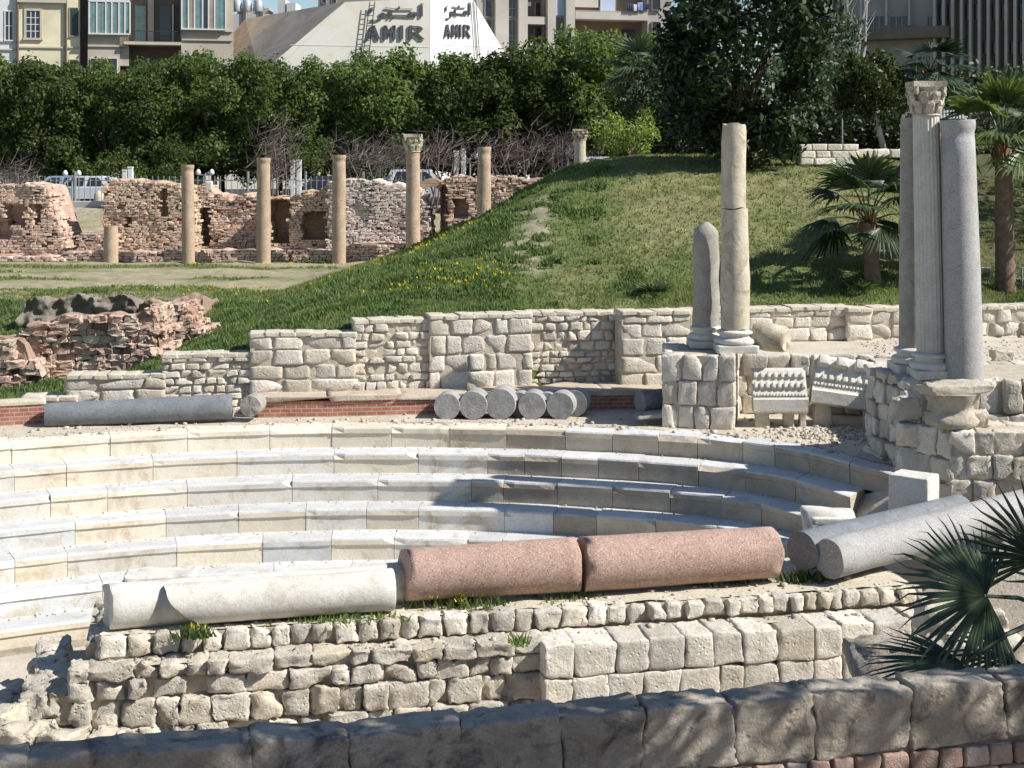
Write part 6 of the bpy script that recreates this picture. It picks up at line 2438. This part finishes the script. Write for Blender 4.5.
f.window(332, -4, 336, 3, ('trim', 'glass'), None, .4)

# ---------- grey balcony block
Yg = 124.0
t = thing('balcony_block', 'tall grey concrete block with balconies and laundry right of the sign building', 'building', (XP(580, Yg), Yg + 5, bz))
f = Facade(t, 570, Yg, R(16))
f.part('wall', 'concrete_dark', 470, -70, 525, 220, -9, 0)
f.part('wall', 'recess', 525, -70, 546, 220, -9, -1.4)
f.part('wall', 'concrete_dark', 546, -70, 572, 220, -9, 0)
f.part('wall', 'brown_panel', 572, -70, 648, 220, -9, -1.5)
f.part('wall', 'concrete_dark', 648, -70, 672, 220, -9, -.1)
for (a, c) in ((494, 507), (517, 526), (546, 554), (564.5, 573)):
    f.part('pier', 'concrete', a, -70, c, 215, -.5, .5)
for (y0, y1) in ((-30, -2), (0, 17), (20, 52), (56, 90)):
    f.window(508.5, y0, 515.5, y1, ('concrete', 'glass'), (1, 1), .4, d=.1, barmat='concrete_dark', at=0.02)
    f.window(485, y0, 491.5, y1, ('concrete', 'glass'), None, .4, d=.1)
for (y0, y1) in ((17.5, 52), (56, 90)):
    f.part('pane', 'glass', 556, y0, 563, y1, 0, .06)
f.part('panel', 'blue_panel', 555, -20, 564, 15.5, 0, .1)
for (yt, yb_) in ((17, 24.5), (48, 56)):
    b = f.part('balcony', 'concrete', 526.5, yt, 545.5, yb_, -1.4, .35)
f.part('door', 'glass', 538, 27, 545, 47, -1.5, -1.3)
f.window(540, 1, 545.5, 15, ('concrete', 'glass'), None, .4, d=-1.25, at=-1.38)
f.part('air_conditioner', 'white_wall', 528, 1, 534, 5, -1.3, -.8)
for (yt, yb_, d_) in ((12.5, 20, .4), (58, 66, .4)):
    b = f.part('balcony', 'concrete', 574, yt, 646, yb_, -1.5, d_)
    rl = MB()
    f.box(rl, 574, yt - 1.2, 646, yt - .4, d_ - .1, d_)
    rl.build('handrail', M['concrete_dark'], b)
f.part('panel', 'blue_panel', 604, -18, 619, 12.3, -1.4, -.9)
f.part('wall', 'concrete', 574, -40, 603, 6, -1.45, -1.0)
f.part('door', 'glass', 605, 31, 616, 58, -1.6, -1.35)
f.part('door', 'glass', 628, 28, 640, 58, -1.6, -1.35)
f.window(652, -6, 660, 10, ('concrete_dark', 'glass'), None, .4)
f.window(652, 22, 660, 42, ('concrete_dark', 'glass'), None, .4)


def laundry(f, items, label, name='laundry'):
    t = thing(name, label, 'laundry', f.o + Vector((0, -.6, f.uv(items[0][0], items[0][1])[1])))
    ft = Facade(t, f.px0, f.Y0, f.ang)
    for (x0, y0, x1, y1, mt) in items:
        U0, z0 = ft.uv(x0, y0)
        U1, z1 = ft.uv(x1, y1)
        mb = MB()
        n = 10
        vs = []
        for i in range(n + 1):
            for j in range(4):
                U = U0 + (U1 - U0) * i / n
                z = z0 + (z1 - z0) * j / 3
                p = ft.o + ft.u * U + ft.n * (.62 + .05 * math.sin(i * 2.1 + x0) * (j / 3))
                vs.append(Vector((p.x, p.y, z)))
        fs = [(i * 4 + j, (i + 1) * 4 + j, (i + 1) * 4 + j + 1, i * 4 + j + 1) for i in range(n) for j in range(3)]
        mb.add(vs + [v - ft.n * .02 for v in vs], fs + [tuple(k + len(vs) for k in q[::-1]) for q in fs])
        mb.build('cloth', M[mt], t)
    return t


laundry(f, [(528, 43, 536, 50, 'white_paint'), (536.5, 43, 544, 49.5, 'cloth_blue'), (530, 47, 541, 51, 'cloth_blue')], 'white and blue laundry on the small middle balcony')
laundry(f, [(624, 4, 630, 11, 'cloth_dark'), (631, 5, 634, 11.5, 'white_paint'), (635, 3, 640, 11, 'cloth_blue'), (641, 4, 646, 10, 'cloth_dark')], 'dark clothes hung at the wide balcony at the top edge')

# ---------- grey office block with vertical fins
Yo = 98.0
t = thing('office_block', 'grey office block with vertical concrete fins at the top right, in shade', 'building', (XP(940, Yo), Yo + 4, 8))
f = Facade(t, 940, Yo, R(30) * -1)
f.part('wall', 'concrete_dark', 780, -80, 935, 170, -8, 0)
f.part('wall', 'recess', 935, -80, 1100, 170, -8, .02)
for (a, c) in ((868, 885), (890.5, 908), (928, 935)):
    f.window(a, 16.5, c, 28, ('concrete', 'glass'), (2, 0), .5, d=.1, barmat='concrete')
f.window(868, -24, 885, -8, ('concrete', 'glass'), (2, 0), .5, d=.1)
f.window(896, 66, 930, 84, ('concrete', 'glass'), (4, 0), .5, d=.1)
for px in (840, 862, 887.5, 910.5):
    f.part('pier', 'concrete', px - 1, -80, px + 1, 26, 0, .35)
f.part('canopy', 'recess', 856, 29, 952, 40, -.5, 1.6)
for px in (826, 834, 846):
    f.part('fin', 'concrete', px - 1.2, -80, px + 1.2, 165, 0, .5)
x = 937
while x < 1090:
    f.part('fin', 'concrete', x - 1.3, -80, x + 1.3, 165, 0, .7)
    x += 8.9
for (y0, y1) in ((4, 20), (41, 54), (75, 90)):
    x = 941.4
    k = 0
    while x < 1085:
        if (k * 7 + int(y0)) % 3:
            f.part('pane', 'glass', x - 2.6, y0, x + 2.6, y1, 0, .06)
        x += 8.9
        k += 1
